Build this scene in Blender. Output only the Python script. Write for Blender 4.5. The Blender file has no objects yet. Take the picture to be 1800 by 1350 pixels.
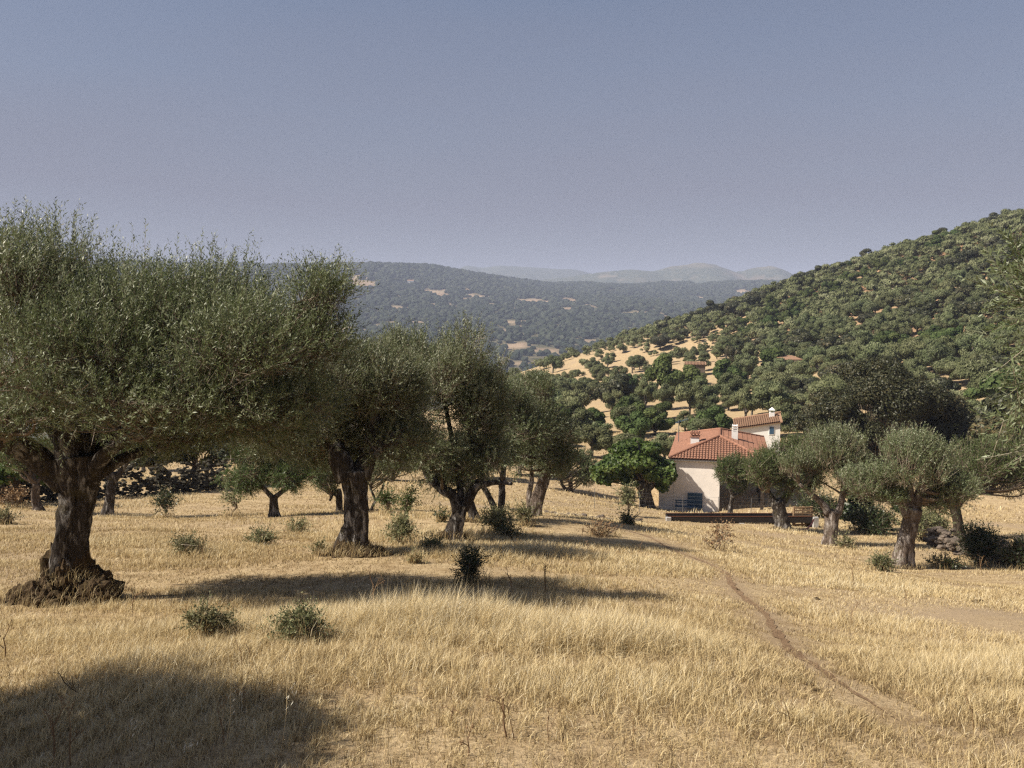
import bpy, math, random
import numpy as np
from mathutils import noise as mn, Vector

SC = bpy.context.scene
COL = SC.collection
R = math.radians

# ------------------------------------------------------------------ camera, sky, sun, exposure
F = 1500.0; HOR = 530.0
PITCH = math.atan((675 - HOR) / F)
CAMZ = 1.7
cam = bpy.data.cameras.new('camera'); camo = bpy.data.objects.new('camera', cam); COL.objects.link(camo)
camo.location = (0, 0, CAMZ); camo.rotation_euler = (math.pi / 2 - PITCH, 0, 0)
cam.sensor_width = 36; cam.lens = F / 1800 * 36; cam.clip_start = 0.05; cam.clip_end = 60000
SC.camera = camo

SUN_EL = R(46)
SUN_DIR = np.array([-0.970, -0.24, 0.0]); SUN_DIR /= np.linalg.norm(SUN_DIR)
sunv = Vector((SUN_DIR[0] * math.cos(SUN_EL), SUN_DIR[1] * math.cos(SUN_EL), math.sin(SUN_EL)))
sl = bpy.data.lights.new('sun', 'SUN'); sl.energy = 5.0; sl.angle = R(0.6); sl.color = (1.0, 0.915, 0.78)
so = bpy.data.objects.new('sun', sl); COL.objects.link(so)
so.rotation_euler = sunv.to_track_quat('Z', 'Y').to_euler(); so.location = (-40, -10, 60)
w = bpy.data.worlds.new('World'); SC.world = w; w.use_nodes = True
nt = w.node_tree; bg = nt.nodes['Background']
sky = nt.nodes.new('ShaderNodeTexSky'); sky.sky_type = 'NISHITA'; sky.sun_disc = False
sky.sun_elevation = SUN_EL; sky.sun_rotation = math.atan2(sunv.x, sunv.y)
sky.altitude = 500; sky.air_density = 1.0; sky.dust_density = 2.2; sky.ozone_density = 2.0
mixs = nt.nodes.new('ShaderNodeMix'); mixs.data_type = 'RGBA'; # wildfire smoke lying in a mauve band low in the sky
tcw = nt.nodes.new('ShaderNodeTexCoord'); spw = nt.nodes.new('ShaderNodeSeparateXYZ'); nzw = nt.nodes.new('ShaderNodeTexNoise'); mpw = nt.nodes.new('ShaderNodeMapping')
mpw.inputs['Scale'].default_value = (1.0, 1.0, 5.0); nzw.inputs['Scale'].default_value = 1.6; nzw.inputs['Detail'].default_value = 3
nt.links.new(tcw.outputs['Generated'], spw.inputs[0]); nt.links.new(tcw.outputs['Generated'], mpw.inputs[0]); nt.links.new(mpw.outputs[0], nzw.inputs['Vector'])
adw = nt.nodes.new('ShaderNodeMath'); adw.operation = 'MULTIPLY_ADD'; adw.inputs[1].default_value = 0.16; nt.links.new(nzw.outputs[0], adw.inputs[0]); nt.links.new(spw.outputs[2], adw.inputs[2])
rw = nt.nodes.new('ShaderNodeValToRGB'); ew = rw.color_ramp.elements; ew.new(.3); ew.new(.5)
for i_, (p_, v_) in enumerate([(.07, .66), (.22, .86), (.34, .52), (.50, .12)]): ew[i_].position = p_; ew[i_].color = (v_, v_, v_, 1)
nt.links.new(adw.outputs[0], rw.inputs[0]); nt.links.new(rw.outputs[0], mixs.inputs[0])
mixs.inputs[7].default_value = (2.42, 2.40, 3.10, 1)
nt.links.new(sky.outputs[0], mixs.inputs[6]); nt.links.new(mixs.outputs[2], bg.inputs[0])
bg.inputs[1].default_value = 0.057
SC.view_settings.view_transform = 'Standard'; SC.view_settings.look = 'None'
SC.view_settings.exposure = 0.74; SC.view_settings.gamma = 1.0
cy = SC.cycles
cy.max_bounces = 6; cy.diffuse_bounces = 2; cy.glossy_bounces = 1; cy.transmission_bounces = 3
cy.transparent_max_bounces = 4; cy.volume_bounces = 0; cy.use_adaptive_sampling = True; cy.adaptive_threshold = 0.01
cy.use_denoising = False; SC.cycles.filter_width = 1.35; cy.caustics_reflective = False; cy.caustics_refractive = False

# ------------------------------------------------------------------ projection helpers (photo pixel + distance -> place)
def P(px, py, d):
    u = (px - 900) / F; v = (675 - py) / F
    yc = math.cos(PITCH) + v * math.sin(PITCH); zc = -math.sin(PITCH) + v * math.cos(PITCH)
    return np.array([u * d / yc, d, CAMZ + zc * d / yc])
def proj(X):
    X = np.atleast_2d(X); dx = X[:, 0]; dy = X[:, 1]; dz = X[:, 2] - CAMZ
    fw = dy * math.cos(PITCH) - dz * math.sin(PITCH); up = dy * math.sin(PITCH) + dz * math.cos(PITCH)
    fw = np.maximum(fw, 1e-3)
    return 900 + F * dx / fw, 675 - F * up / fw
def frac_noise(x, y, s=1.0, seed=0, octaves=4):
    """cheap smooth value noise, numpy"""
    out = np.zeros_like(x, dtype=float); amp = 1.0; tot = 0
    for o in range(octaves):
        fx = x / s + seed * 17.3 + o * 5.1; fy = y / s - seed * 9.7 + o * 3.3
        ix = np.floor(fx); iy = np.floor(fy); tx = fx - ix; ty = fy - iy
        tx = tx * tx * (3 - 2 * tx); ty = ty * ty * (3 - 2 * ty)
        def h(a, b):
            v = np.sin(a * 127.1 + b * 311.7 + seed * 74.7) * 43758.5453
            return v - np.floor(v)
        n = (h(ix, iy) * (1 - tx) + h(ix + 1, iy) * tx) * (1 - ty) + (h(ix, iy + 1) * (1 - tx) + h(ix + 1, iy + 1) * tx) * ty
        out += n * amp; tot += amp; amp *= 0.5; s = s * 0.5
    return out / tot

class RBF:
    def __init__(s, pts, c):
        s.p = np.array(pts, float); s.c = c
        X = s.p[:, :2]; n = len(X)
        D = np.sqrt(((X[:, None] - X[None]) ** 2).sum(-1) + c * c)
        A = np.zeros((n + 3, n + 3)); A[:n, :n] = D; A[:n, n] = 1; A[:n, n + 1:] = X; A[n, :n] = 1; A[n + 1:, :n] = X.T
        b = np.zeros(n + 3); b[:n] = s.p[:, 2]
        s.w = np.linalg.lstsq(A, b, rcond=None)[0]
    def __call__(s, x, y):
        x = np.asarray(x, float); y = np.asarray(y, float); sh = x.shape; x = x.ravel(); y = y.ravel()
        out = np.empty(len(x)); n = len(s.p)
        for i in range(0, len(x), 40000):
            xx = x[i:i + 40000]; yy = y[i:i + 40000]
            D = np.sqrt((xx[:, None] - s.p[None, :, 0]) ** 2 + (yy[:, None] - s.p[None, :, 1]) ** 2 + s.c ** 2)
            out[i:i + 40000] = D @ s.w[:n] + s.w[n] + s.w[n + 1] * xx + s.w[n + 2] * yy
        return out.reshape(sh)

CP = [(0, 1350, 4), (900, 1350, 4), (1800, 1350, 4), (900, 1130, 7), (200, 1130, 7.2), (1500, 1150, 7.6),
      (130, 1052, 10.5), (900, 1062, 9.6), (1500, 1072, 11.5), (625, 975, 15), (1050, 1000, 14.0), (800, 945, 18.5), (1200, 975, 18.5),
      (940, 908, 26), (1590, 1000, 26), (1800, 1005, 25), (1462, 955, 33), (1375, 930, 40), (1300, 920, 43), (1160, 912, 45),
      (1200, 898, 60), (1280, 896, 60), (1140, 893, 57), (190, 905, 30), (480, 907, 28), (70, 897, 30), (350, 850, 50), (350, 828, 72),
      (700, 872, 45), (1000, 867, 60), (-200, 900, 30), (1280, 790, 90), (1450, 822, 75), (1700, 775, 90), (1050, 765, 105), (900, 765, 100),
      (1150, 715, 140), (1000, 700, 170), (950, 672, 220), (1100, 648, 240), (1210, 628, 250), (880, 672, 300), (1000, 630, 325),
      (1100, 602, 320), (1250, 562, 310), (1400, 510, 300), (1600, 447, 290), (1800, 387, 280), (2000, 335, 280), (1400, 630, 180),
      (1600, 612, 170), (1800, 640, 130), (1600, 515, 235), (1800, 470, 215), (1400, 572, 240), (2000, 410, 215), (2000, 620, 120)]
pts = [P(*c) for c in CP]
for (px, py, d) in [(880, 672, 300), (1000, 630, 325), (1100, 602, 320), (1250, 562, 310), (1400, 510, 300), (1600, 447, 290), (1800, 387, 280), (2000, 335, 280)]:
    p = P(px, py, d); pts.append(p + np.array([0, 90, -14])); pts.append(p + np.array([0, 260, -85]))
for p in [(0, 0, 0), (0, -25, 2), (-25, 0, 1.2), (25, 0, -1.2), (-60, -25, 4), (60, -25, -2), (-40, 30, -4), (60, 30, -9), (-40, 60, -10.5),
          (-70, 100, -15), (-40, 150, -24), (-60, 300, -60), (-150, 150, -25), (-150, 300, -60), (0, 400, -80), (-200, 500, -110), (60, 60, -12),
          (130, 60, 0), (200, 100, 16), (300, 200, 60), (330, 330, 60), (-250, 0, 5)]:
    pts.append(np.array(p, float))
Hr = RBF(pts, 4.0)
def H(x, y):
    x = np.asarray(x, float); y = np.asarray(y, float)
    b = Hr(x, y); d = np.hypot(x, y)
    amp = np.clip(d / 25.0, 0.3, 1.0)
    b = b + (frac_noise(x, y, 2.2, 3, 3) - 0.5) * 0.16 * amp
    b = b + (frac_noise(x, y, 9.0, 5, 2) - 0.5) * 0.25 * np.clip((d - 3) / 10, 0, 1)
    b = b + (frac_noise(x, y, 28.0, 8, 3) - 0.5) * 3.0 * np.clip((d - 110) / 80, 0, 1)
    return b
def Hs(x, y): return float(H(np.array([x]), np.array([y]))[0])
def ground_at(px, d):
    x = (px - 900) / F * d  # good enough start, refined for the pitch
    for _ in range(3):
        z = Hs(x, d); qx, _q = proj(np.array([[x, d, z]])); x += (px - qx[0]) / F * d
    return np.array([x, d, Hs(x, d)])

# ------------------------------------------------------------------ mesh helpers
def put(o, parent=None, loc=None):
    COL.objects.link(o)
    if parent is not None: o.parent = parent
    if loc is not None: o.location = tuple(float(v) for v in loc)
    return o
def tag(o, label=None, cat=None, group=None, kind=None):
    if label: o['label'] = label
    if cat: o['category'] = cat
    if group: o['group'] = group
    if kind: o['kind'] = kind
    return o
def empty(name, loc, label, cat, group=None, rz=0):
    o = bpy.data.objects.new(name, None); o.empty_display_size = 0.2
    put(o, None, loc); o.rotation_euler = (0, 0, rz); return tag(o, label, cat, group)

class Buf:
    def __init__(s): s.V = []; s.Fc = []; s.A = []; s.M = []; s.n = 0
    def add(s, V, faces, tint=0.5, mat=0):
        """faces: list of index arrays, each (m,k)"""
        V = np.asarray(V, float).reshape(-1, 3)
        t = np.full(len(V), tint, float) if np.isscalar(tint) else np.asarray(tint, float)
        s.V.append(V); s.A.append(t)
        for f in faces:
            f = np.asarray(f, int)
            if len(f): s.Fc.append(f + s.n); s.M.append(np.full(len(f), mat, int))
        s.n += len(V)
    def mesh(s, name, mats, smooth=False):
        me = bpy.data.meshes.new(name)
        V = np.concatenate(s.V) if s.V else np.zeros((0, 3)); A = np.concatenate(s.A) if s.A else np.zeros(0)
        me.vertices.add(len(V)); me.vertices.foreach_set('co', V.astype(np.float32).ravel())
        lens = np.concatenate([np.full(len(f), f.shape[1]) for f in s.Fc]); li = np.concatenate([f.ravel() for f in s.Fc])
        me.loops.add(len(li)); me.loops.foreach_set('vertex_index', li.astype(np.int32))
        me.polygons.add(len(lens)); st = np.zeros(len(lens), int); st[1:] = np.cumsum(lens)[:-1]
        me.polygons.foreach_set('loop_start', st.astype(np.int32))
        me.polygons.foreach_set('material_index', np.concatenate(s.M).astype(np.int32))
        me.polygons.foreach_set('use_smooth', np.full(len(lens), smooth))
        a = me.attributes.new('tint', 'FLOAT', 'POINT'); a.data.foreach_set('value', A.astype(np.float32))
        for m in (mats if isinstance(mats, (list, tuple)) else [mats]): me.materials.append(m)
        me.update(); return me
    def build(s, name, mats, parent=None, loc=None, smooth=False):
        return put(bpy.data.objects.new(name, s.mesh(name, mats, smooth)), parent, loc)

def nrm(a): return a / np.maximum(np.linalg.norm(a, axis=-1, keepdims=True), 1e-9)
def spline(pts, n):
    p = np.array(pts, float)
    if len(p) < 3:
        t = np.linspace(0, 1, n)[:, None]; return p[0] * (1 - t) + p[-1] * t
    q = np.vstack([2 * p[0] - p[1], p, 2 * p[-1] - p[-2]]); m = len(p) - 1; out = []
    for t in np.linspace(0, m - 1e-6, n):
        i = int(t); f = t - i; a, b, c, d = q[i], q[i + 1], q[i + 2], q[i + 3]
        out.append(0.5 * ((2 * b) + (-a + c) * f + (2 * a - 5 * b + 4 * c - d) * f * f + (-a + 3 * b - 3 * c + d) * f ** 3))
    return np.array(out)
def tube(buf, path, rad, seg=8, rough=0.0, seed=0, mat=0, tint=0.5, flute=0.0, cap=True):
    path = np.asarray(path, float); n = len(path); rad = np.broadcast_to(np.asarray(rad, float), (n,))
    T = nrm(np.gradient(path, axis=0)); ref = np.array([0.31, 0.17, 0.93]) if abs(T[:, 2]).mean() < 0.7 else np.array([0.9, 0.4, 0.05])
    U = nrm(np.cross(T, ref)); W = np.cross(T, U)
    th = np.linspace(0, 2 * math.pi, seg, endpoint=False)
    rr = np.repeat(rad[:, None], seg, 1)
    if flute or rough:
        L = np.concatenate([[0], np.cumsum(np.linalg.norm(np.diff(path, axis=0), axis=1))])
        for i in range(n):
            for j in range(seg):
                f = flute * (math.sin(2 * th[j] + seed + L[i] * 1.3) * 0.5 + math.sin(3 * th[j] - seed * 2 + L[i] * 1.1) * 0.55 + math.sin(7 * th[j] + L[i] * 2.3 + seed) * 0.30 + math.sin(13 * th[j] - L[i] * 1.9 + 2 * math.sin(L[i] * 3)) * 0.20)
                a = mn.noise(Vector((math.cos(th[j]) * 1.6 + seed * 3.1, math.sin(th[j]) * 1.6, L[i] * 3.0 / max(1e-3, rad.max() * 5)))) + 0.5 * mn.noise(Vector((math.cos(th[j]) * 4 + seed, math.sin(th[j]) * 4, L[i] * 9)))
                rr[i, j] *= 1 + f + rough * a
    V = path[:, None] + rr[..., None] * (np.cos(th)[None, :, None] * U[:, None] + np.sin(th)[None, :, None] * W[:, None])
    i, j = np.meshgrid(np.arange(n - 1), np.arange(seg), indexing='ij'); j2 = (j + 1) % seg
    Q = np.stack([i * seg + j, i * seg + j2, (i + 1) * seg + j2, (i + 1) * seg + j], -1).reshape(-1, 4)
    fs = [Q]
    if cap: fs.append(np.array([[(n - 1) * seg + k for k in range(seg)]])); fs.append(np.array([[seg - 1 - k for k in range(seg)]]))
    buf.add(V.reshape(-1, 3), fs, tint, mat)
def box(buf, c, s, rz=0, mat=0, tint=0.5, jit=0, rng=None, tilt=0):
    x, y, z = np.array(s) / 2.0
    V = np.array([[a, b, d] for d in (-z, z) for a, b in ((-x, -y), (x, -y), (x, y), (-x, y))], float)
    if jit: V += rng.uniform(-jit, jit, V.shape)
    if tilt: ct, st = math.cos(tilt), math.sin(tilt); V = V @ np.array([[ct, 0, st], [0, 1, 0], [-st, 0, ct]]).T
    c0, s0 = math.cos(rz), math.sin(rz); V = V @ np.array([[c0, -s0, 0], [s0, c0, 0], [0, 0, 1]]).T + np.array(c)
    buf.add(V, [np.array([[3, 2, 1, 0], [4, 5, 6, 7], [0, 1, 5, 4], [1, 2, 6, 5], [2, 3, 7, 6], [3, 0, 4, 7]])], tint, mat)
_t = (1 + 5 ** .5) / 2
ICO_V = nrm(np.array([(-1, _t, 0), (1, _t, 0), (-1, -_t, 0), (1, -_t, 0), (0, -1, _t), (0, 1, _t), (0, -1, -_t), (0, 1, -_t), (_t, 0, -1), (_t, 0, 1), (-_t, 0, -1), (-_t, 0, 1)], float))
ICO_F = np.array([(0, 11, 5), (0, 5, 1), (0, 1, 7), (0, 7, 10), (0, 10, 11), (1, 5, 9), (5, 11, 4), (11, 10, 2), (10, 7, 6), (7, 1, 8), (3, 9, 4), (3, 4, 2), (3, 2, 6), (3, 6, 8), (3, 8, 9), (4, 9, 5), (2, 4, 11), (6, 2, 10), (8, 6, 7), (9, 8, 1)])
def subdiv(V, Fc):
    V = list(map(tuple, V)); c = {}; out = []
    def mid(a, b):
        k = (min(a, b), max(a, b))
        if k not in c: m = np.array(V[a]) + np.array(V[b]); m /= np.linalg.norm(m); V.append(tuple(m)); c[k] = len(V) - 1
        return c[k]
    for a, b, d in Fc:
        x, y, z = mid(a, b), mid(b, d), mid(d, a); out += [(a, x, z), (b, y, x), (d, z, y), (x, y, z)]
    return np.array(V), np.array(out)
I1V, I1F = subdiv(ICO_V, ICO_F); I2V, I2F = subdiv(I1V, I1F); I3V, I3F = subdiv(I2V, I2F)
def lump(buf, c, r, seed=0, amt=0.35, freq=1.6, lvl=2, mat=0, tint=0.5):
    V0, F0 = {1: (I1V, I1F), 2: (I2V, I2F), 3: (I3V, I3F)}[lvl]
    V = V0.copy()
    k = np.array([mn.noise(Vector(tuple(v * freq + seed * 7.3))) + 0.5 * mn.noise(Vector(tuple(v * freq * 2.7 + seed))) for v in V])
    V = V * (1 + amt * k)[:, None] * np.array(r) + np.array(c)
    buf.add(V, [F0], tint, mat)

# ------------------------------------------------------------------ materials
def M(name, rough=0.9, spec=0.15):
    m = bpy.data.materials.new(name); m.use_nodes = True; t = m.node_tree; b = t.nodes['Principled BSDF']
    b.inputs['Roughness'].default_value = rough; b.inputs['Specular IOR Level'].default_value = spec
    return m, t, b
def N(t, typ, **kw):
    n = t.nodes.new(typ)
    for k, v in kw.items(): setattr(n, k, v)
    return n
def ramp(t, fac, stops, interp='LINEAR'):
    r = N(t, 'ShaderNodeValToRGB'); e = r.color_ramp.elements; r.color_ramp.interpolation = interp
    while len(e) < len(stops): e.new(0.5)
    for i, (p, c) in enumerate(stops): e[i].position = p; e[i].color = (*c, 1)
    t.links.new(fac, r.inputs[0]); return r
def nz(t, scale, detail=4, rough=0.6, coord='Object', sx=1, sy=1, sz=1, dist=0):
    tc = N(t, 'ShaderNodeTexCoord'); mp = N(t, 'ShaderNodeMapping'); mp.inputs['Scale'].default_value = (sx, sy, sz)
    n = N(t, 'ShaderNodeTexNoise'); n.inputs['Scale'].default_value = scale; n.inputs['Detail'].default_value = detail
    n.inputs['Roughness'].default_value = rough; n.inputs['Distortion'].default_value = dist
    t.links.new(tc.outputs[coord], mp.inputs[0]); t.links.new(mp.outputs[0], n.inputs['Vector']); return n
def mix(t, fac, a, b, bt='MIX'):
    m = N(t, 'ShaderNodeMix', data_type='RGBA', blend_type=bt)
    for i, v in ((0, fac), (6, a), (7, b)):
        if hasattr(v, 'links'): t.links.new(v, m.inputs[i])
        else: m.inputs[i].default_value = v if i == 0 else (*v, 1)
    return m.outputs[2]
def bump(t, b, h, dist, strength=1.0):
    n = N(t, 'ShaderNodeBump'); n.inputs['Distance'].default_value = dist; n.inputs['Strength'].default_value = strength
    t.links.new(h, n.inputs['Height']); t.links.new(n.outputs[0], b.inputs['Normal'])
def leaf_mat(name, stops, trans=0.35, rough=0.55, objvar=0.25, spec=0.25):
    m, t, b = M(name, rough, spec)
    at = N(t, 'ShaderNodeAttribute', attribute_name='tint'); r = ramp(t, at.outputs['Fac'], stops)
    oi = N(t, 'ShaderNodeObjectInfo'); hs = N(t, 'ShaderNodeHueSaturation')
    m1 = N(t, 'ShaderNodeMapRange'); m1.inputs[3].default_value = 1 - objvar; m1.inputs[4].default_value = 1 + objvar
    m2 = N(t, 'ShaderNodeMapRange'); m2.inputs[3].default_value = 0.5 - objvar * .08; m2.inputs[4].default_value = 0.5 + objvar * .08
    t.links.new(oi.outputs['Random'], m1.inputs[0]); t.links.new(m1.outputs[0], hs.inputs['Value'])
    mu = N(t, 'ShaderNodeMath', operation='MULTIPLY'); mu.inputs[1].default_value = 7.31; fr = N(t, 'ShaderNodeMath', operation='FRACT')
    t.links.new(oi.outputs['Random'], mu.inputs[0]); t.links.new(mu.outputs[0], fr.inputs[0]); t.links.new(fr.outputs[0], m2.inputs[0]); t.links.new(m2.outputs[0], hs.inputs['Hue'])
    t.links.new(r.outputs[0], hs.inputs['Color'])
    t.links.new(hs.outputs[0], b.inputs['Base Color'])
    tr = N(t, 'ShaderNodeBsdfTranslucent'); t.links.new(hs.outputs[0], tr.inputs[0])
    mx = N(t, 'ShaderNodeMixShader'); mx.inputs[0].default_value = trans
    t.links.new(b.outputs[0], mx.inputs[1]); t.links.new(tr.outputs[0], mx.inputs[2])
    t.links.new(mx.outputs[0], t.nodes['Material Output'].inputs[0]); return m
OLIVE = leaf_mat('olive_leaves', [(0, (.046, .064, .022)), (.35, (.104, .130, .050)), (.65, (.190, .214, .112)), (.83, (.36, .38, .27)), (.97, (.17, .15, .05)), (1, (.22, .14, .05))], .28, .45, .12, .35)
OLIVE_GREEN = leaf_mat('olive_leaves_green', [(0, (.040, .065, .015)), (.5, (.085, .12, .035)), (.85, (.15, .18, .08)), (1, (.20, .19, .07))], .3, .5, .15)
HILL_OLIVE = leaf_mat('hill_olive_foliage', [(0, (.062, .073, .031)), (.5, (.122, .136, .064)), (1, (.22, .228, .132))], .12, .8, .22, .1)
BROAD = leaf_mat('broad_green_leaves', [(0, (.028, .050, .010)), (.5, (.062, .10, .020)), (1, (.14, .18, .045))], .3, .45, .15, .35)
HILL_BROAD = leaf_mat('hill_green_foliage', [(0, (.032, .048, .015)), (.5, (.068, .092, .030)), (1, (.125, .150, .052))], .2, .7, .25, .1)
OAK = leaf_mat('holm_oak_foliage', [(0, (.020, .025, .010)), (.5, (.042, .045, .018)), (.8, (.075, .070, .030)), (1, (.13, .10, .045))], .12, .5, .15, .3)
SHRUBM = leaf_mat('shrub_leaves', [(0, (.075, .085, .036)), (.5, (.18, .185, .09)), (.85, (.29, .26, .14)), (1, (.34, .25, .12))], .25, .6, .2)
DARKSHRUB = leaf_mat('dark_shrub_leaves', [(0, (.018, .030, .010)), (.6, (.038, .055, .018)), (1, (.09, .085, .035))], .15, .4, .1, .4)
DRYBROWN = leaf_mat('dry_brown_stems', [(0, (.11, .065, .038)), (.6, (.24, .15, .08)), (1, (.42, .30, .16))], .1, .9, .1)
TWIG = leaf_mat('bare_twigs', [(0, (.10, .075, .05)), (.7, (.20, .155, .11)), (1, (.36, .31, .25))], 0, .9, .1)
GRASS = leaf_mat('dry_grass', [(0, (.12, .08, .04)), (.22, (.28, .20, .105)), (.45, (.50, .385, .20)), (.72, (.68, .555, .315)), (1, (.76, .67, .48))], .30, .6, .0, .25)
def bark(name, dark, mid, light, scale=1.0, lich=0.6):
    m, t, b = M(name, .95, .1)
    n1 = nz(t, 3.2 * scale, 8, .7, sz=.35, dist=.6); n2 = nz(t, 14 * scale, 6, .7, sz=.22); n3 = nz(t, 1.7 * scale, 5, .65)
    c = ramp(t, n2.outputs[0], [(.33, dark), (.52, mid), (.72, tuple(v * 1.5 for v in mid))])
    l = ramp(t, n1.outputs[0], [(lich - .08, (0, 0, 0)), (lich + .03, (1, 1, 1))])
    c2 = mix(t, l.outputs[0], c.outputs[0], light)
    g = ramp(t, n3.outputs[0], [(.55, (0, 0, 0)), (.72, (.6, .6, .6))])
    t.links.new(mix(t, g.outputs[0], c2, (.085, .070, .028)), b.inputs['Base Color'])
    ad = N(t, 'ShaderNodeMath', operation='ADD'); t.links.new(n1.outputs[0], ad.inputs[0]); t.links.new(n2.outputs[0], ad.inputs[1])
    bump(t, b, ad.outputs[0], .10 / scale, 1.0); return m
BARK = bark('olive_bark', (.012, .010, .009), (.058, .048, .041), (.34, .32, .30), 2.4, .60)
BARKL = bark('pale_olive_bark', (.035, .026, .02), (.13, .10, .08), (.38, .34, .31), 1.6, .58)
BARKD = bark('dark_bark', (.02, .015, .012), (.065, .05, .038), (.16, .14, .12), 1.2, .66)
ROOTM = bark('root_mound_bark', (.022, .014, .009), (.085, .058, .033), (.20, .15, .09), 3.0, .64)

def ground_mat():
    m, t, b = M('dry_field_ground', .98, .05)
    ge = N(t, 'ShaderNodeNewGeometry'); sp = N(t, 'ShaderNodeSeparateXYZ'); t.links.new(ge.outputs['Position'], sp.inputs[0])
    n1 = nz(t, .22, 6, .6); n2 = nz(t, 2.3, 7, .7); n3 = nz(t, 28, 5, .75); n4 = nz(t, .035, 5, .6)
    straw = ramp(t, n2.outputs[0], [(.30, (.28, .20, .11)), (.5, (.45, .355, .22)), (.72, (.57, .47, .30))])
    fine = ramp(t, n3.outputs[0], [(.3, (.50, .46, .42)), (.6, (1.05, 1.0, .95))])
    c = mix(t, 1.0, straw.outputs[0], fine.outputs[0], 'MULTIPLY')
    soil = ramp(t, n1.outputs[0], [(.50, (0, 0, 0)), (.66, (1, 1, 1))])
    c = mix(t, soil.outputs[0], c, (.34, .255, .165))
    ap_ = N(t, 'ShaderNodeAttribute', attribute_name='trod'); mu_ = N(t, 'ShaderNodeMath', operation='MULTIPLY'); t.links.new(ap_.outputs['Fac'], mu_.inputs[0]); mr_ = ramp(t, n2.outputs[0], [(.35, (.45, .45, .45)), (.6, (1, 1, 1))]); t.links.new(mr_.outputs[0], mu_.inputs[1])
    c = mix(t, mu_.outputs[0], c, (.29, .21, .135))
    at = N(t, 'ShaderNodeAttribute', attribute_name='tint')   # bare earth on the upper hillside
    hs = ramp(t, n4.outputs[0], [(.42, (.26, .165, .10)), (.6, (.42, .30, .19))])
    hc = mix(t, 1.0, hs.outputs[0], fine.outputs[0], 'MULTIPLY')
    t.links.new(mix(t, at.outputs['Fac'], c, hc), b.inputs['Base Color'])
    bump(t, b, n3.outputs[0], .03, .8); return m
GROUND = ground_mat()
def path_mat():
    m, t, b = M('trodden_earth', .98, .05)
    n1 = nz(t, 1.6, 6, .65); n2 = nz(t, 30, 6, .75)
    c = ramp(t, n1.outputs[0], [(.3, (.24, .16, .10)), (.7, (.36, .26, .165))]); f = ramp(t, n2.outputs[0], [(.32, (.45, .42, .4)), (.62, (1.15, 1.1, 1.05))])
    t.links.new(mix(t, 1.0, c.outputs[0], f.outputs[0], 'MULTIPLY'), b.inputs['Base Color']); bump(t, b, n2.outputs[0], .03, 1); return m
PATHM = path_mat()
def far_mat(name, c0, c1, s=.012):
    m, t, b = M(name, .98, .03)
    n1 = nz(t, s, 8, .7); n2 = nz(t, s * 8, 6, .7)
    at = N(t, 'ShaderNodeAttribute', attribute_name='tint')
    a = ramp(t, n2.outputs[0], [(.38, c0), (.66, c1)]); bare = ramp(t, n1.outputs[0], [(.3, (.23, .15, .10)), (.7, (.40, .31, .21))])
    t.links.new(mix(t, at.outputs['Fac'], a.outputs[0], bare.outputs[0]), b.inputs['Base Color']); return m
FAR = far_mat('far_scrub_ground', (.050, .055, .032), (.15, .125, .075))
RIDGE = far_mat('distant_ridge_ground', (.045, .058, .035), (.11, .11, .07), .006)
def plain(name, c, rough=.85, var=.15, scale=6, spec=.2, bm=0):
    m, t, b = M(name, rough, spec); n = nz(t, scale, 6, .7)
    r = ramp(t, n.outputs[0], [(.3, tuple(v * (1 - var) for v in c)), (.7, tuple(min(1, v * (1 + var)) for v in c))])
    t.links.new(r.outputs[0], b.inputs['Base Color'])
    if bm: bump(t, b, n.outputs[0], bm)
    return m
def plaster(name, c, stain):
    m, t, b = M(name, .9, .1); n = nz(t, 1.3, 6, .65); n2 = nz(t, 5, 6, .7, sz=.12)
    a = ramp(t, n.outputs[0], [(.35, tuple(v * .90 for v in c)), (.65, c)]); s = ramp(t, n2.outputs[0], [(.60, (0, 0, 0)), (.80, (.5, .5, .5))])
    t.links.new(mix(t, s.outputs[0], a.outputs[0], stain), b.inputs['Base Color']); bump(t, b, n.outputs[0], .01); return m
WALLM = plaster('cream_pink_plaster', (.86, .79, .72), (.55, .47, .39))
WHITEM = plaster('whitewash', (.80, .79, .76), (.55, .50, .44))
TILE = plain('terracotta_tiles', (.27, .138, .092), .85, .45, 9, .15, .01)
TILEOLD = plain('weathered_tiles', (.28, .17, .11), .9, .4, 7, .1, .01)
BLUE = plain('faded_blue_paint', (.045, .09, .15), .6, .25, 8)
CONC = plain('grey_concrete', (.40, .39, .38), .9, .2, 6, .1, .01)
RUBBER = plain('black_trough_sheet', (.022, .018, .018), .5, .4, 9, .3)
RUST = plain('rusty_edge', (.12, .05, .03), .9, .4, 20)
WOODP = plain('pallet_wood', (.30, .20, .12), .9, .35, 14)
STONE_SHADE = plain('shade_darkened_stone', (.050, .045, .034), .95, .5, 2.5, .1, .02)  # near-black base colour carries the canopy shade on the left wall
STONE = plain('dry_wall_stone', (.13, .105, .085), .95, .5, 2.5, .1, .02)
STONEL = plain('pale_stone', (.34, .27, .21), .95, .35, 2.5, .1, .02)
STEEL = plain('galvanised_steel', (.13, .13, .13), .5, .2, 10, .5)
HOSE = plain('pink_hose', (.55, .22, .22), .6, .2, 10)
DARKO = plain('dark_opening', (.015, .015, .018), .9, .1, 5)

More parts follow.
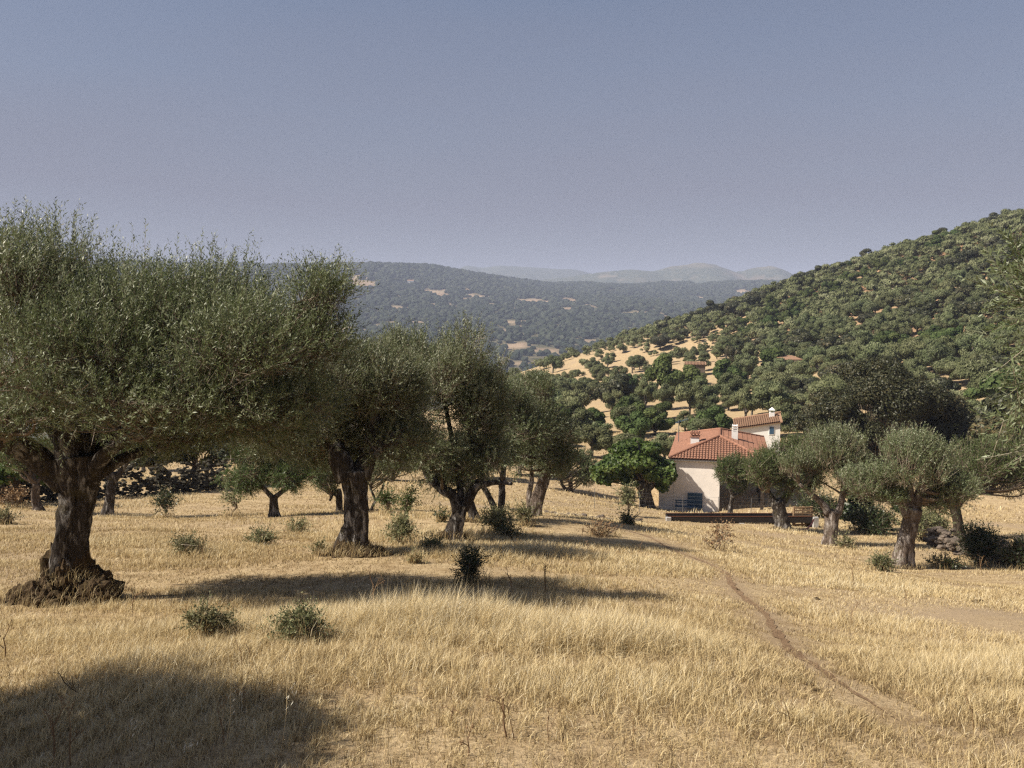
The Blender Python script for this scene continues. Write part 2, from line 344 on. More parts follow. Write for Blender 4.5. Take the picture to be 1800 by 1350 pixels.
# ------------------------------------------------------------------ ground
def axis(segs):
    out = []
    for a, b, s in segs: out += list(np.arange(a, b, s))
    out.append(segs[-1][1]); return np.array(out)
PATHPX = [(1085, 948, 24), (1130, 955, 22.5), (1200, 974, 18.5), (1240, 990, 17.0), (1275, 1010, 15.2), (1285, 1035, 13.6), (1310, 1065, 12.0), (1345, 1095, 10.6), (1365, 1135, 8.9), (1390, 1175, 7.7), (1430, 1212, 6.7), (1500, 1262, 5.6), (1600, 1312, 4.75)]
pc = np.array([ground_at(a, c)[:2] for a, b, c in PATHPX])
pcs = spline(np.column_stack([pc, np.zeros(len(pc))]), 260)[:, :2]
def path_dist(x, y):
    d = np.full(x.shape, 99.0)
    for k in range(0, len(pcs), 2): d = np.minimum(d, np.hypot(x - pcs[k, 0], y - pcs[k, 1]))
    return d
xs = axis([(-400, -80, 12), (-80, -30, 2), (-30, -12, .7), (-12, 12, .16), (12, 30, .5), (30, 150, 2), (150, 460, 5)])
ys = axis([(-40, 0, 4), (0, 3, .5), (3, 22, .16), (22, 50, .5), (50, 130, 1.5), (130, 380, 4), (380, 620, 12)])
GX, GY = np.meshgrid(xs, ys); GZ = H(GX, GY)
bare = np.clip((GY - 110) / 60, 0, 1) * np.clip((GX - 62) / 35, 0, 1)
bare = np.clip(bare + (frac_noise(GX, GY, 30, 12, 3) - .5) * 0.8 * (bare > .05), 0, 1)
def grid_faces(nr, nc):
    i, j = np.meshgrid(np.arange(nr - 1), np.arange(nc - 1), indexing='ij')
    return np.stack([i * nc + j, i * nc + j + 1, (i + 1) * nc + j + 1, (i + 1) * nc + j], -1).reshape(-1, 4)
g = Buf(); g.add(np.stack([GX, GY, GZ], -1).reshape(-1, 3), [grid_faces(len(ys), len(xs))], bare.ravel())
go_ = tag(g.build('ground', GROUND, smooth=True), kind='structure')
near_ = (np.abs(GX) < 14) & (GY > 2) & (GY < 30); trod = np.zeros(GX.shape); trod[near_] = np.exp(-(path_dist(GX[near_], GY[near_]) / .20) ** 2) * np.clip((GY[near_] - 4.6) / 2.2, .15, 1)
at_ = go_.data.attributes.new('trod', 'FLOAT', 'POINT'); at_.data.foreach_set('value', trod.ravel().astype(np.float32))

tn = nrm(np.gradient(pcs, axis=0)); pn = np.column_stack([-tn[:, 1], tn[:, 0]])
K = 9; wv = 0.035 + 0.09 * (frac_noise(pcs[:, 0] * 3, pcs[:, 1] * 3, 1.0, 4, 3) - .3)
wv *= np.clip(np.linspace(.4, 14, len(pcs)), 0, 1) * np.clip(np.linspace(4, 0.0, len(pcs)), 0, 1)
px_ = pcs[:, None] + pn[:, None] * (np.linspace(-1, 1, K)[None, :, None] * wv[:, None, None])
px_ += (frac_noise(px_[..., 0], px_[..., 1], .25, 9, 2)[..., None] - .5) * .09
pz = H(px_[..., 0], px_[..., 1]) + .006
b_ = Buf(); b_.add(np.concatenate([px_, pz[..., None]], -1).reshape(-1, 3), [grid_faces(len(pcs), K)])
tag(b_.build('path', PATHM, smooth=True), kind='structure')

# ------------------------------------------------------------------ valley side opposite and the ridges beyond
FC = [(600, 668, 950), (300, 660, 950), (900, 662, 1000), (1200, 640, 1100), (0, 640, 950), (1500, 620, 1200), (450, 474, 2350), (200, 462, 2400), (0, 470, 2400), (600, 475, 2400), (720, 476, 2500), (850, 487, 2650),
      (1000, 500, 2850), (1150, 501, 3000), (1300, 506, 3100), (1450, 508, 3200), (1700, 508, 3200), (600, 560, 1500), (900, 568, 1500), (1200, 548, 1850), (900, 524, 2050), (600, 515, 1900), (200, 510, 1800),
      (1450, 530, 2200), (1100, 530, 2200)]
fp = [P(*c) for c in FC]; fp += [P(a, b_2, c) + np.array([0, 700, -90.]) for a, b_2, c in FC if c > 2300]
fp += [np.array(q, float) for q in [(-500, 650, -140), (0, 650, -140), (500, 700, -140), (1000, 800, -130), (-3000, 2500, 150), (-2500, 900, -60), (3500, 2500, 0), (3500, 1000, -80)]]
HF = RBF(fp, 120.0)
def H2(x, y):
    n = frac_noise(x + .25 * y, y * .6, 420, 21, 5) - .5; r = 1 - 2 * np.abs(frac_noise(x, y * .5, 260, 22, 3) - .5)
    k = np.clip((y - 800) / 500, .2, 1) * np.clip((3000 - y) / 600 * .5 + .5, .25, 1)
    return HF(x, y) + n * 42 * k + (r - .6) * 22 * k
x2 = np.arange(-3200, 3600, 22.0); y2 = np.arange(600, 3700, 22.0); X2, Y2 = np.meshgrid(x2, y2); Z2 = H2(X2, Y2)
PATCH = [(770, 517, 30, 6, .3), (835, 521, 20, 4, .3), (606, 579, 18, 5, 0), (880, 578, 12, 5, .5), (640, 500, 26, 7, .2), (915, 604, 14, 4, 0), (1075, 512, 10, 3, 0), (940, 530, 30, 5, .1), (1000, 528, 16, 5, .3), (1040, 540, 14, 4, .6),
         (1180, 536, 14, 3, 0), (985, 560, 9, 4, .2), (1165, 555, 8, 3, 0), (900, 610, 26, 5, 0), (700, 540, 14, 3, .2), (1300, 512, 12, 3, 0), (660, 480, 8, 3, 0), (560, 540, 20, 5, 0), (590, 620, 20, 5, 0), (1230, 500, 18, 2.5, 0)]
def bare2(X, Y, Z):
    qx, qy = proj(np.column_stack([X.ravel(), Y.ravel(), Z.ravel()])); b = np.zeros(len(qx))
    for (a, c, rx, ry, sk) in PATCH:
        dx = qx - a; dy = qy - c - dx * sk * .5
        b = np.maximum(b, np.clip(1.6 - ((dx / rx) ** 2 + (dy / ry) ** 2) * 1.2 + (frac_noise(X.ravel(), Y.ravel(), 40, 31, 3) - .5) * 1.8, 0, 1))
    n = frac_noise(X.ravel(), Y.ravel(), 55, 33, 4); n2 = frac_noise(X.ravel(), Y.ravel(), 400, 34, 2)
    b = np.maximum(b, np.clip((n + (n2 - .5) * .35 - .675) * 9, 0, .85)); return b
g = Buf(); g.add(np.stack([X2, Y2, Z2], -1).reshape(-1, 3), [grid_faces(len(y2), len(x2))], bare2(X2, Y2, Z2)); tag(g.build('valley_hillside', FAR, smooth=True), kind='structure')
def ridge(name, line, d, depth, mat, seed, rocky):
    """a far range of hills with its crest along the photographed skyline"""
    cx = np.array([P(a, b, d)[0] for a, b in line]); cz = np.array([P(a, b, d)[2] for a, b in line])
    X, Y = np.meshgrid(np.arange(cx[0] - 600, cx[-1] + 600, 25.0), np.arange(d - depth, d + depth, 30.0))
    z = np.interp(X, cx, cz); z = z - 250 * (1 - np.exp(-((Y - d) / (depth * .62)) ** 2)) + (frac_noise(X, Y, 260, seed, 5) - .5) * 38 * (np.abs(Y - d) > 60) + (frac_noise(X, Y, 60, seed + 1, 2) - .5) * rocky
    bt = np.clip((frac_noise(X, Y, 150, seed + 3, 4) - (.64 if rocky > 5 else .80)) * 5, 0, .4)
    if rocky > 5: bt = np.maximum(bt, np.clip((z - (cz.max() - 40)) / 30, 0, .30) * frac_noise(X, Y, 90, 3, 3) * 1.3)
    g = Buf(); g.add(np.stack([X, Y, z], -1).reshape(-1, 3), [grid_faces(*X.shape)], bt.ravel()); return tag(g.build(name, mat, smooth=True), kind='structure')
ridge('distant_hills', [(500, 500), (760, 486), (790, 478), (822, 467), (850, 471), (878, 467), (930, 470), (975, 473), (1010, 477), (1040, 484), (1200, 495)], 5600, 1500, RIDGE, 41, 3)
ridge('rocky_hills', [(900, 500), (1030, 483), (1060, 478), (1110, 475), (1150, 477), (1170, 473), (1195, 468), (1225, 461), (1250, 464), (1275, 474), (1295, 480), (1320, 473), (1345, 468), (1370, 477), (1395, 488), (1500, 500)], 4200, 900, RIDGE, 47, 14)

# far woodland: small trees nobody could count, one mass
def blobs(name, X, Y, Z, rad, mat, label, seed, lvl=1, cat='woodland', flat=.8):
    rng = np.random.default_rng(seed); V0, F0 = (ICO_V, ICO_F) if lvl == 0 else (I1V, I1F); n = len(X); m = len(V0)
    jit = 1 + rng.normal(0, .20, (n, m, 1)); a = rng.uniform(0, 6.28, n); c, s = np.cos(a)[:, None], np.sin(a)[:, None]
    V = V0[None] * jit; V = np.stack([V[..., 0] * c - V[..., 1] * s, V[..., 0] * s + V[..., 1] * c, V[..., 2] * flat], -1) * rad[:, None, None]
    V += np.stack([X, Y, Z + rad * flat * .7], -1)[:, None]
    Fi = F0[None] + (np.arange(n) * m)[:, None, None]
    b = Buf(); b.add(V.reshape(-1, 3), [Fi.reshape(-1, 3)], np.repeat(rng.random(n), m) * .6 + rng.random(n * m) * .4)
    o = b.build(name, mat); return tag(o, label, cat, kind='stuff')
FARWOOD = leaf_mat('far_wood_foliage', [(0, (.018, .025, .017)), (.5, (.034, .042, .028)), (1, (.066, .072, .048))], 0, .9, 0, .05)
rng = np.random.default_rng(5)
X = rng.uniform(-1700, 2000, 95000); Y = 1000 + 2300 * rng.random(95000) ** .8; qx, qy = proj(np.column_stack([X, Y, HF(X, Y)]))
k = (qx > -80) & (qx < 1500) & (qy < 690) & ((qx < 950) | (qy < 640 - (qx - 950) * .22)) & ~((qx < 420) & (rng.random(95000) < .6)); X, Y, qx, qy = X[k], Y[k], qx[k], qy[k]
Z = H2(X, Y); bb = bare2(X, Y, Z); k = rng.random(len(X)) > bb * 1.25; X, Y, Z = X[k], Y[k], Z[k]
X, Y, Z = X[:38000], Y[:38000], Z[:38000]
blobs('far_woodland', X, Y, Z, rng.uniform(3.2, 7.0, len(X)) * (.8 + Y / 6000), FARWOOD, 'dark bluish woodland covering the hillside across the valley', 6, 0)

# ------------------------------------------------------------------ foliage generators
def shoots(buf, rng, P0, D, L, n, ll, lw, tint0=None, mat=0, twigs=None, splay=.75):
    S = len(P0); D = nrm(D)
    t = (np.arange(n) + .6) / n
    droop = np.array([0, 0, -1.0]) * .12
    pos = P0[:, None] + D[:, None] * (L[:, None, None] * t[None, :, None]) + droop * (L[:, None, None] * (t ** 2)[None, :, None])
    a = nrm(np.cross(D, rng.normal(size=(S, 3))))[:, None]; b = np.cross(D[:, None], a)
    ph = (np.arange(n) * math.pi / 1.0 + np.floor(np.arange(n) / 2) * 1.57)[None, :, None]
    perp = nrm(a * np.cos(ph) + b * np.sin(ph) + rng.normal(0, .35, (S, n, 3)))
    ld = nrm(D[:, None] * .8 + perp * splay + rng.normal(0, .12, (S, n, 3)))
    wd = nrm(np.cross(ld, rng.normal(size=(S, n, 3)))); sc = rng.uniform(.65, 1.15, (S, n, 1)) * (1 - .35 * t[None, :, None] ** 3)
    l = ld * ll * sc; w_ = wd * lw * .5 * sc
    V = np.stack([pos, pos + l * .42 + w_, pos + l, pos + l * .42 - w_], 2).reshape(-1, 3)
    q = np.arange(S * n * 4).reshape(-1, 4)
    base = (rng.random(S) if tint0 is None else tint0)
    tt = np.clip(base[:, None] * .55 + rng.random((S, n)) * .45, 0, 1)
    buf.add(V, [q], np.repeat(tt.ravel(), 4), mat)
    if twigs is not None:
        w2 = nrm(np.cross(D, rng.normal(size=(S, 3)))) * twigs[1]
        A = P0 - D * L[:, None] * .5; B = P0 + D * L[:, None] * .98 + droop * L[:, None]
        V = np.stack([A - w2, A + w2, B + w2 * .3, B - w2 * .3], 1).reshape(-1, 3)
        twigs[0].add(V, [np.arange(S * 4).reshape(-1, 4)], np.repeat(rng.random(S), 4))
def lobes_of(rng, E, k):
    """break each big ellipsoid (centre, radii) up into k uneven clumps"""
    out = []
    for c, r in E:
        c = np.array(c, float); r = np.array(r, float)
        for i in range(k):
            d = nrm(rng.normal(size=3)); d[2] = abs(d[2]) * 1.0 if rng.random() < .68 else d[2]
            rad = .35 + .5 * rng.random() ** .6
            s = rng.uniform(.24, .42)
            out.append((c + d * r * rad * (1.12 - s), np.maximum(r * s * rng.uniform(.75, 1.25, 3), .12)))
    return out
def sample_lobes(rng, lobes, n, shell=.45):
    vol = np.array([np.prod(r) ** (2 / 3) for c, r in lobes]); idx = rng.choice(len(lobes), n, p=vol / vol.sum())
    C = np.array([l[0] for l in lobes])[idx]; Rr = np.array([l[1] for l in lobes])[idx]
    d = nrm(rng.normal(size=(n, 3))); u = (shell + (1 - shell) * rng.random(n)) ** .7
    return C + d * Rr * u[:, None], d, idx
def limb_path(rng, a, b, n=9, sag=.12):
    a = np.array(a, float); b = np.array(b, float); L = np.linalg.norm(b - a)
    m1 = a + (b - a) * .35 + rng.normal(0, .06, 3) * L + np.array([0, 0, -sag * L * .3]); m2 = a + (b - a) * .7 + rng.normal(0, .06, 3) * L
    return spline([a, m1, m2, b], n)
def olive(name, label, base, d, trunk, limbs, crown, nsh, ll, lw=None, seed=1, group=None, mat=None, barkm=None, mound=None, up=.55, klobe=16, L0=(.18, .45), nleaf=14, cat='olive tree', sub=2, extra=None, shell=.45, trunk_name='trunk', tn0=.5):
    """trunk: [(px,py,width_px)...], limbs: [[(px,py,width_px,ddepth)...]...], crown: [(px,py,rx,rz,ddepth,ry_m)...] measured at distance d"""
    rng = np.random.default_rng(seed); B = np.array(base, float); s = d / F
    root = empty(name, B, label, cat, group)
    loc = lambda px, py, dd=0: P(px, py, d + dd) - B
    tb = Buf()
    tp = np.array([loc(a, b) for a, b, w_ in trunk]); tr = np.array([w_ * s / 2 * .80 for a, b, w_ in trunk])
    n = 60 if d < 20 else 20; path = spline(tp, n); rr = np.interp(np.linspace(0, 1, n), np.linspace(0, 1, len(tr)), tr)
    tube(tb, path, rr, 44 if d < 20 else 18, .22, seed, flute=.20)
    ends = []
    for li in limbs:
        lp = np.array([loc(q[0], q[1], q[3]) for q in li]); lr = np.array([q[2] * s / 2 for q in li]); n = 18 if d < 20 else 9
        tube(tb, spline(lp, n), np.interp(np.linspace(0, 1, n), np.linspace(0, 1, len(lr)), lr), 14 if d < 20 else 8, .14, seed + len(ends), flute=.10)
        sp_ = spline(lp, 12); sr = np.interp(np.linspace(0, 1, 12), np.linspace(0, 1, len(lr)), lr)
        ends += [(sp_[q], sr[q] * .6) for q in range(4, 12)]
    if not ends: ends = [(tp[-1], tr[-1] * .8)]
    E = [(loc(a, b, dd), (rx * s, ry, rz * s)) for a, b, rx, rz, dd, ry in crown]
    lob = lobes_of(rng, E, klobe)
    br = Buf()
    for c, r in lob:
        e = min(ends, key=lambda e: np.linalg.norm(e[0] - c) + .6 * max(0, e[0][2] - c[2] + .1) + rng.random() * .25 * np.linalg.norm(r)); r0 = max(.012, min(e[1] * .75, .05 * d / 10)); 
        tube(br, limb_path(rng, e[0], c), np.linspace(r0, .008 * max(1, d / 14), 9), 5, cap=False, tint=.2 + .3 * rng.random())
        for k in range(sub):
            q = c + nrm(rng.normal(size=3) + [0, 0, .3]) * r * .8
            tube(br, limb_path(rng, c + (e[0] - c) * rng.uniform(0, .4), q, 6), np.linspace(r0 * .4, .005 * max(1, d / 12), 6), 3, cap=False, tint=.3 + .6 * rng.random())
    lf = Buf(); P0, dr, idx = sample_lobes(rng, lob, nsh, shell)
    zc = np.array([c[2] for c, r in E]).mean(); zr = np.array([r[2] for c, r in E]).max()
    hgt = np.clip((P0[:, 2] - zc) / zr, -1, 1)[:, None]
    D = nrm(dr * .55 + np.array([0, 0, 1.0]) * (up + .62 * hgt) + rng.normal(0, .32, (nsh, 3)) + np.array([.12, 0, 0]))
    Ls = rng.uniform(L0[0], L0[1], nsh) * (1 + .25 * hgt[:, 0])
    lt = rng.random(len(lob))[idx] * .5 + rng.random(nsh) * .5 + (tn0 - .5)
    shoots(lf, rng, P0, D, Ls, nleaf, ll, lw or ll * .23, lt, twigs=(br, .0022 * max(1, d / 11)))
    if extra is not None:
        for (px, py, dd, dx, dz, LL) in (extra if d > 8 else extra + [(a - 18 + rng.normal(0, 24), b + rng.normal(0, 30), c + rng.normal(0, .15), e + rng.normal(0, .25), f + rng.normal(0, .3), g * rng.uniform(.6, 1)) for a, b, c, e, f, g in extra * 6]):      # long bare-tipped shoots standing out of the crown
            p0 = loc(px, py, dd)[None]; dv = np.array([[dx, rng.normal(0, .15), dz]])
            shoots(lf, rng, p0, dv, np.array([LL * (.62 if d > 8 else 1)]), int(LL / ll * (1.7 if d > 8 else 3.2)), ll, lw or ll * .23, np.array([.6]), twigs=(br, .003))
    tb.build(trunk_name, barkm or BARK, root, smooth=True)
    br.build('branches', TWIG if d > 0 else BARK, root, smooth=True)
    lf.build('crown', mat or OLIVE, root)
    if mound:
        rb = Buf(); mr, mz = mound
        for i in range(26 if d < 16 else 12):
            a = rng.uniform(0, 6.28); q = rng.random() ** .7
            x, y = math.cos(a) * q * mr, math.sin(a) * q * mr * .75
            zz = mz * (1 - q) ** 1.1
            lump(rb, (x, y, zz * .35 - .03 + (Hs(B[0] + x, B[1] + y) - B[2])), (rng.uniform(.14, .3) * mr * 1.1, rng.uniform(.14, .28) * mr, max(.06, zz * .75 + .05)), seed * 9 + i, .45, 2.2, 3)
        rb.build('root_mound', ROOTM, root, smooth=False)
        # dead grass and fibres hanging over the mound
        nn = 1500 if d < 16 else 400; a = rng.uniform(0, 6.28, nn); q = rng.random(nn) ** .6 * 1.15
        X = np.cos(a) * q * mr; Y = np.sin(a) * q * mr * .8; Z = mz * np.clip(1 - q, 0, 1) * .8 + .02 + (H(B[0] + X, B[1] + Y) - B[2])
        gb = Buf(); blades(gb, rng, np.column_stack([X, Y, Z]), rng.uniform(.05, .19, nn), .004 * max(1, d / 9), rng.uniform(0, .85, nn), .9)
        tag(gb.build('mound_grass', GRASS, root), kind='stuff')
    return root
def blades(buf, rng, P0, h, wd, tint, lean=.45, wind=.35):
    n = len(P0); wd = np.broadcast_to(np.asarray(wd, float), (n,)); h = np.asarray(h)
    az = rng.uniform(0, 2 * math.pi, n); lx = np.cos(az) * lean * rng.random(n) + wind * rng.uniform(.2, 1, n); ly = np.sin(az) * lean * rng.random(n)
    D1 = nrm(np.column_stack([lx * .5, ly * .5, np.ones(n)])); D2 = nrm(np.column_stack([lx * 1.7, ly * 1.7, np.full(n, .75)]))
    fa = rng.uniform(0, math.pi, n); W = np.column_stack([np.cos(fa), np.sin(fa), np.zeros(n)]) * (wd / 2)[:, None]
    M1 = P0 + D1 * (h * .5)[:, None]; T1 = M1 + D2 * (h * .55)[:, None]
    V = np.stack([P0 - W, P0 + W, M1 - W * .8, M1 + W * .8, T1], 1).reshape(-1, 3); b = np.arange(n)[:, None] * 5
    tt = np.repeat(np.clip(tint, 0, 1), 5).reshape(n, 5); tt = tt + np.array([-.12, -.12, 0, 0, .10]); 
    buf.add(V, [b + np.array([[0, 1, 3, 2]]), b + np.array([[2, 3, 4]])], np.clip(tt, 0, 1).ravel())

# ------------------------------------------------------------------ dry grass
SHR = []
TRUNKS = [(*ground_at(a, d)[:2], r) for a, d, r in [(125, 10.5, .66), (622, 15, .55), (797, 18.5, .5), (832, 22.5, .5), (882, 24, .5), (940, 26, .5), (1590, 26, .7), (1462, 33, .6), (1374, 40, .8), (190, 30, .7), (483, 28, .6)]]
def zone(n, d0, d1, pw, seed, hmul, wd0, dens_fn=None, xr=.68):
    rng = np.random.default_rng(seed)
    d = (d0 ** pw + (d1 ** pw - d0 ** pw) * rng.random(n)) ** (1 / pw); x = rng.uniform(-1, 1, n) * (d * xr + .6)
    tuft = rng.random(n) < .55; cx = frac_noise(x * 0 + np.floor(x / .22), np.floor(d / .22), 1.0, 71, 1)
    x = np.where(tuft, (np.floor(x / .22) + .5 + (cx - .5) * .8) * .22 + rng.normal(0, .035, n), x)
    pd = path_dist(x, d); c1 = frac_noise(x, d, 2.6, 51, 3); c2 = frac_noise(x * .6, d * 1.6, .9, 52, 3); c3 = frac_noise(x, d, .28, 53, 2); c4 = frac_noise(x, d, 7.0, 54, 2)
    worn = np.zeros(n)                                # trodden, thin places
    for (px, dd, rx, ry, s_) in [(1420, 12.8, 3.4, 1.7, 1), (1450, 8.2, 1.6, .8, .9), (1250, 17, 2.2, 1.5, .6), (1780, 11.5, 1.6, .9, 1), (230, 8.6, 1.7, .9, .7), (800, 13.2, 1.4, .9, .6), (300, 12.6, 1.6, .8, .5), (1050, 27, 3.0, 2.0, .5), (1500, 19, 3, 2, .6)]:
        gx = (px - 900) / F * dd; worn = np.maximum(worn, s_ * np.exp(-(((x - gx) / rx) ** 2 + ((d - dd) / ry) ** 2)))
    tall = np.zeros(n)
    for (px, dd, rx, ry, s_) in [(800, 7.9, 1.9, .55, 1), (1050, 7.5, 1.2, .6, .9), (520, 5.6, 1.2, .6, .5), (1750, 4.9, .7, .6, .5), (1100, 5.1, .8, .5, .3), (1250, 9.6, .7, .8, .4)]:
        gx = (px - 900) / F * dd; tall = np.maximum(tall, s_ * np.exp(-(((x - gx) / rx) ** 2 + ((d - dd) / ry) ** 2)))
    near = np.ones(n)
    for (tx, ty, tr_) in TRUNKS: near = np.minimum(near, np.clip((np.hypot(x - tx, d - ty) / tr_ - .75) * 1.6, .40, 1))
    keep = rng.random(n) < near * (1 - .82 * np.exp(-(pd / .17) ** 2)) * (1 - .55 * worn) * np.clip(.05 + 1.9 * (c2 - .18), .36, 1) * (.5 + 1.0 * c1)
    h = hmul * near * rng.uniform(.35, 1.1, n) * (.55 + .95 * c2) * (.34 + 2.0 * np.clip(c1 - .15, 0, 1) ** 1.5 * (.5 + c4)) * (1 - .68 * worn) * (1 + 1.15 * tall) * (1 - .6 * np.exp(-(pd / .35) ** 2))
    t = .32 + .36 * c1 + .40 * (c4 - .5) + .35 * (c2 - .5) + rng.normal(0, .23, n) + .15 * tall - .10 * worn + (c3 - .5) * .25 - .18 * np.exp(-(pd / .4) ** 2)
    low = rng.random(n) < (.30 + .4 * worn + .55 * np.clip(.48 - c2, 0, .4) / .25); lean = np.where(low, 3.2, rng.uniform(.2, 1.3, n))
    return x[keep], d[keep], h[keep], t[keep], lean[keep]
def grass(name, parts, label):
    buf = Buf(); rng = np.random.default_rng(77)
    for (n, d0, d1, pw, seed, hmul, wd) in parts:
        x, d, h, t, lean = zone(n, d0, d1, pw, seed, hmul, wd)
        k = np.ones(len(x), bool)
        for (hx, hy, hw, hd, a) in HOUSES:
            c, s = math.cos(-a), math.sin(-a); ux = (x - hx) * c - (d - hy) * s; uy = (x - hx) * s + (d - hy) * c; k &= ~((ux > -hw[0]) & (ux < hw[1]) & (uy > -.05) & (uy < hd))
        x, d, h, t, lean = x[k], d[k], h[k], t[k], lean[k]
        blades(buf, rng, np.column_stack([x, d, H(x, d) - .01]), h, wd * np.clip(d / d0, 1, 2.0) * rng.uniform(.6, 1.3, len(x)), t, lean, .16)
    for (sx, sy, sr, dd) in SHR:
        m = int(260 if dd < 16 else 120); a = rng.uniform(0, 6.28, m); q = (.25 + .95 * rng.random(m)) * sr; x = sx + np.cos(a) * q; y = sy + np.sin(a) * q
        blades(buf, rng, np.column_stack([x, y, H(x, y) - .01]), rng.uniform(.10, .34, m) * (1 if dd < 20 else 1.2), .0028 * max(1, dd / 5), rng.uniform(.15, .9, m), rng.uniform(.3, 1.6, m), .2)
    return tag(buf.build(name, GRASS), label, 'grass', kind='stuff')
HPOS = P(1179, 806, 60); HA = R(-13.9)
HOUSES = [(HPOS[0], HPOS[1], (1.0, 3.4), 10.5, HA)]

# ------------------------------------------------------------------ big olives near the camera
def olv(name, label, bpx, d, **kw):
    base = ground_at(bpx, d) if 'basey' not in kw else P(bpx, kw.pop('basey'), d)
    return olive(name, label, base, d, **kw)
G = None
olv('olive_tree', 'large nearest olive at left with thick dark forked trunk on a mound of roots', 125, 10.5,
    trunk=[(122, 1075, 80), (120, 1010, 70), (128, 940, 62), (135, 880, 66), (136, 830, 84), (132, 800, 92)],
    limbs=[[(125, 830, 62, 0), (122, 760, 50, 0), (112, 690, 34, .1), (100, 600, 20, .2)], [(115, 850, 46, 0), (60, 800, 42, -.2), (0, 772, 34, -.5), (-90, 720, 22, -.8)],
           [(150, 850, 44, 0), (175, 800, 34, .3), (230, 760, 24, .5), (330, 745, 16, .6)], [(140, 830, 30, 0), (170, 740, 22, .3), (210, 660, 16, .4), (280, 560, 10, .5)],
           [(150, 840, 34, 0), (200, 785, 22, -.3), (270, 755, 15, -.6), (350, 715, 10, -.8), (430, 660, 7, -.8)], [(150, 845, 30, 0), (230, 800, 18, .2), (320, 780, 12, .3), (420, 755, 8, .4), (500, 700, 5, .3)], [(120, 800, 26, 0), (60, 700, 16, .6), (20, 600, 10, 1)]],
    crown=[(60, 545, 200, 165, 0, 1.4), (260, 590, 190, 150, 0, 1.4), (430, 640, 175, 120, -.2, 1.3), (-90, 580, 150, 160, 0, 1.2), (380, 560, 120, 110, .4, 1.0), (100, 650, 210, 105, -1.1, .8), (560, 540, 70, 50, -.2, .6), (330, 710, 170, 75, -.9, .8), (470, 720, 130, 70, -.2, .9), (540, 620, 90, 70, -.3, .8), (250, 715, 240, 60, -1.2, .9), (450, 730, 130, 60, -.9, .8), (60, 730, 120, 45, -.6, .8), (340, 765, 150, 40, .4, 1.0), (500, 760, 90, 45, .3, .9), (420, 620, 130, 80, -1.2, .6), (50, 710, 150, 55, .6, 1.0), (250, 740, 150, 45, .9, .9)],
    nsh=15000, ll=.064, lw=.0150, seed=3, mound=(.80, .66), klobe=17, L0=(.18, .52), nleaf=16, shell=.5, sub=3, up=.6,
    extra=[(75, 390, 0, .05, 1, .45), (25, 385, .1, 0, 1, .5), (130, 400, .1, .1, 1, .4), (255, 420, 0, .0, 1, .45), (235, 430, .2, -.1, 1, .5), (310, 440, 0, .1, 1, .4), (370, 450, .1, .2, 1, .5), (410, 460, 0, .1, 1, .4), (530, 470, -.2, .6, .8, .4),
           (445, 470, 0, .2, 1, .35), (590, 495, -.2, .9, .5, .5), (610, 520, -.2, 1, .2, .45), (600, 560, -.2, 1, -.1, .45), (560, 480, -.2, .5, .9, .4), (160, 420, 0, 0, 1, .45), (200, 430, 0, 0, 1, .4)])
olv('olive_tree', 'olive with a straight dark flared trunk, second large one from the left', 622, 15,
    trunk=[(622, 990, 92), (622, 960, 64), (628, 920, 50), (626, 870, 46), (622, 825, 58)],
    limbs=[[(615, 840, 44, 0), (590, 790, 34, 0), (560, 740, 20, .2), (540, 690, 12, .3)], [(632, 840, 40, 0), (650, 790, 30, .1), (660, 720, 20, 0), (665, 660, 12, 0)], [(630, 830, 20, 0), (665, 795, 12, -.2), (695, 760, 7, -.3)]],
    crown=[(600, 710, 120, 95, .2, 1.4), (680, 700, 70, 85, .1, 1.0), (520, 760, 110, 62, .3, 1.2), (640, 650, 60, 50, .2, .7), (700, 780, 70, 45, .2, 1.0), (590, 790, 90, 35, .9, .9), (635, 750, 75, 45, .5, .9), (715, 705, 50, 70, .4, .9)],
    tn0=.60, nsh=9500, ll=.072, lw=.018, seed=5, mound=(.62, .36), klobe=15, nleaf=13, up=.55,
    extra=[(620, 615, 0, 0, 1, .4), (655, 610, 0, .1, 1, .4), (585, 625, 0, -.1, 1, .4), (690, 640, 0, .2, 1, .4)])
olv('olive_tree', 'tall dome-crowned olive whose trunk forks low into two leaning limbs', 797, 18.5,
    trunk=[(795, 958, 62), (797, 935, 42), (806, 905, 34), (812, 885, 30)],
    limbs=[[(806, 900, 24, 0), (796, 872, 20, 0), (775, 858, 18, 0), (750, 830, 14, .2), (735, 760, 9, .3)], [(814, 895, 22, 0), (832, 862, 17, 0), (846, 835, 14, 0), (820, 740, 10, 0), (800, 660, 7, 0)],
           [(838, 855, 12, 0), (870, 848, 9, -.3), (900, 850, 6, -.5)], [(812, 880, 12, 0), (800, 800, 10, .3), (780, 700, 7, .3)]],
    crown=[(795, 680, 88, 125, 0, 1.5), (720, 690, 75, 115, .2, 1.3), (840, 740, 62, 110, 0, 1.2), (690, 780, 75, 60, .2, 1.1), (780, 800, 85, 50, 0, 1.2), (690, 620, 25, 40, .3, .4), (860, 800, 50, 45, 0, 1.0), (800, 840, 70, 25, .6, .9), (670, 720, 50, 70, .3, 1.0), (870, 700, 45, 80, .3, 1.0)], tn0=.60,
    nsh=9000, ll=.080, lw=.021, seed=8, mound=(.55, .30), klobe=14, nleaf=12, up=.5, L0=(.18, .5),
    extra=[(800, 575, 0, 0, 1, .5), (825, 575, 0, .1, 1, .5), (770, 580, 0, -.1, 1, .45), (690, 600, .2, 0, 1, .5), (845, 590, 0, .2, 1, .45), (740, 600, 0, 0, 1, .45), (875, 700, 0, .8, .5, .4), (885, 760, 0, 1, .2, .4)])
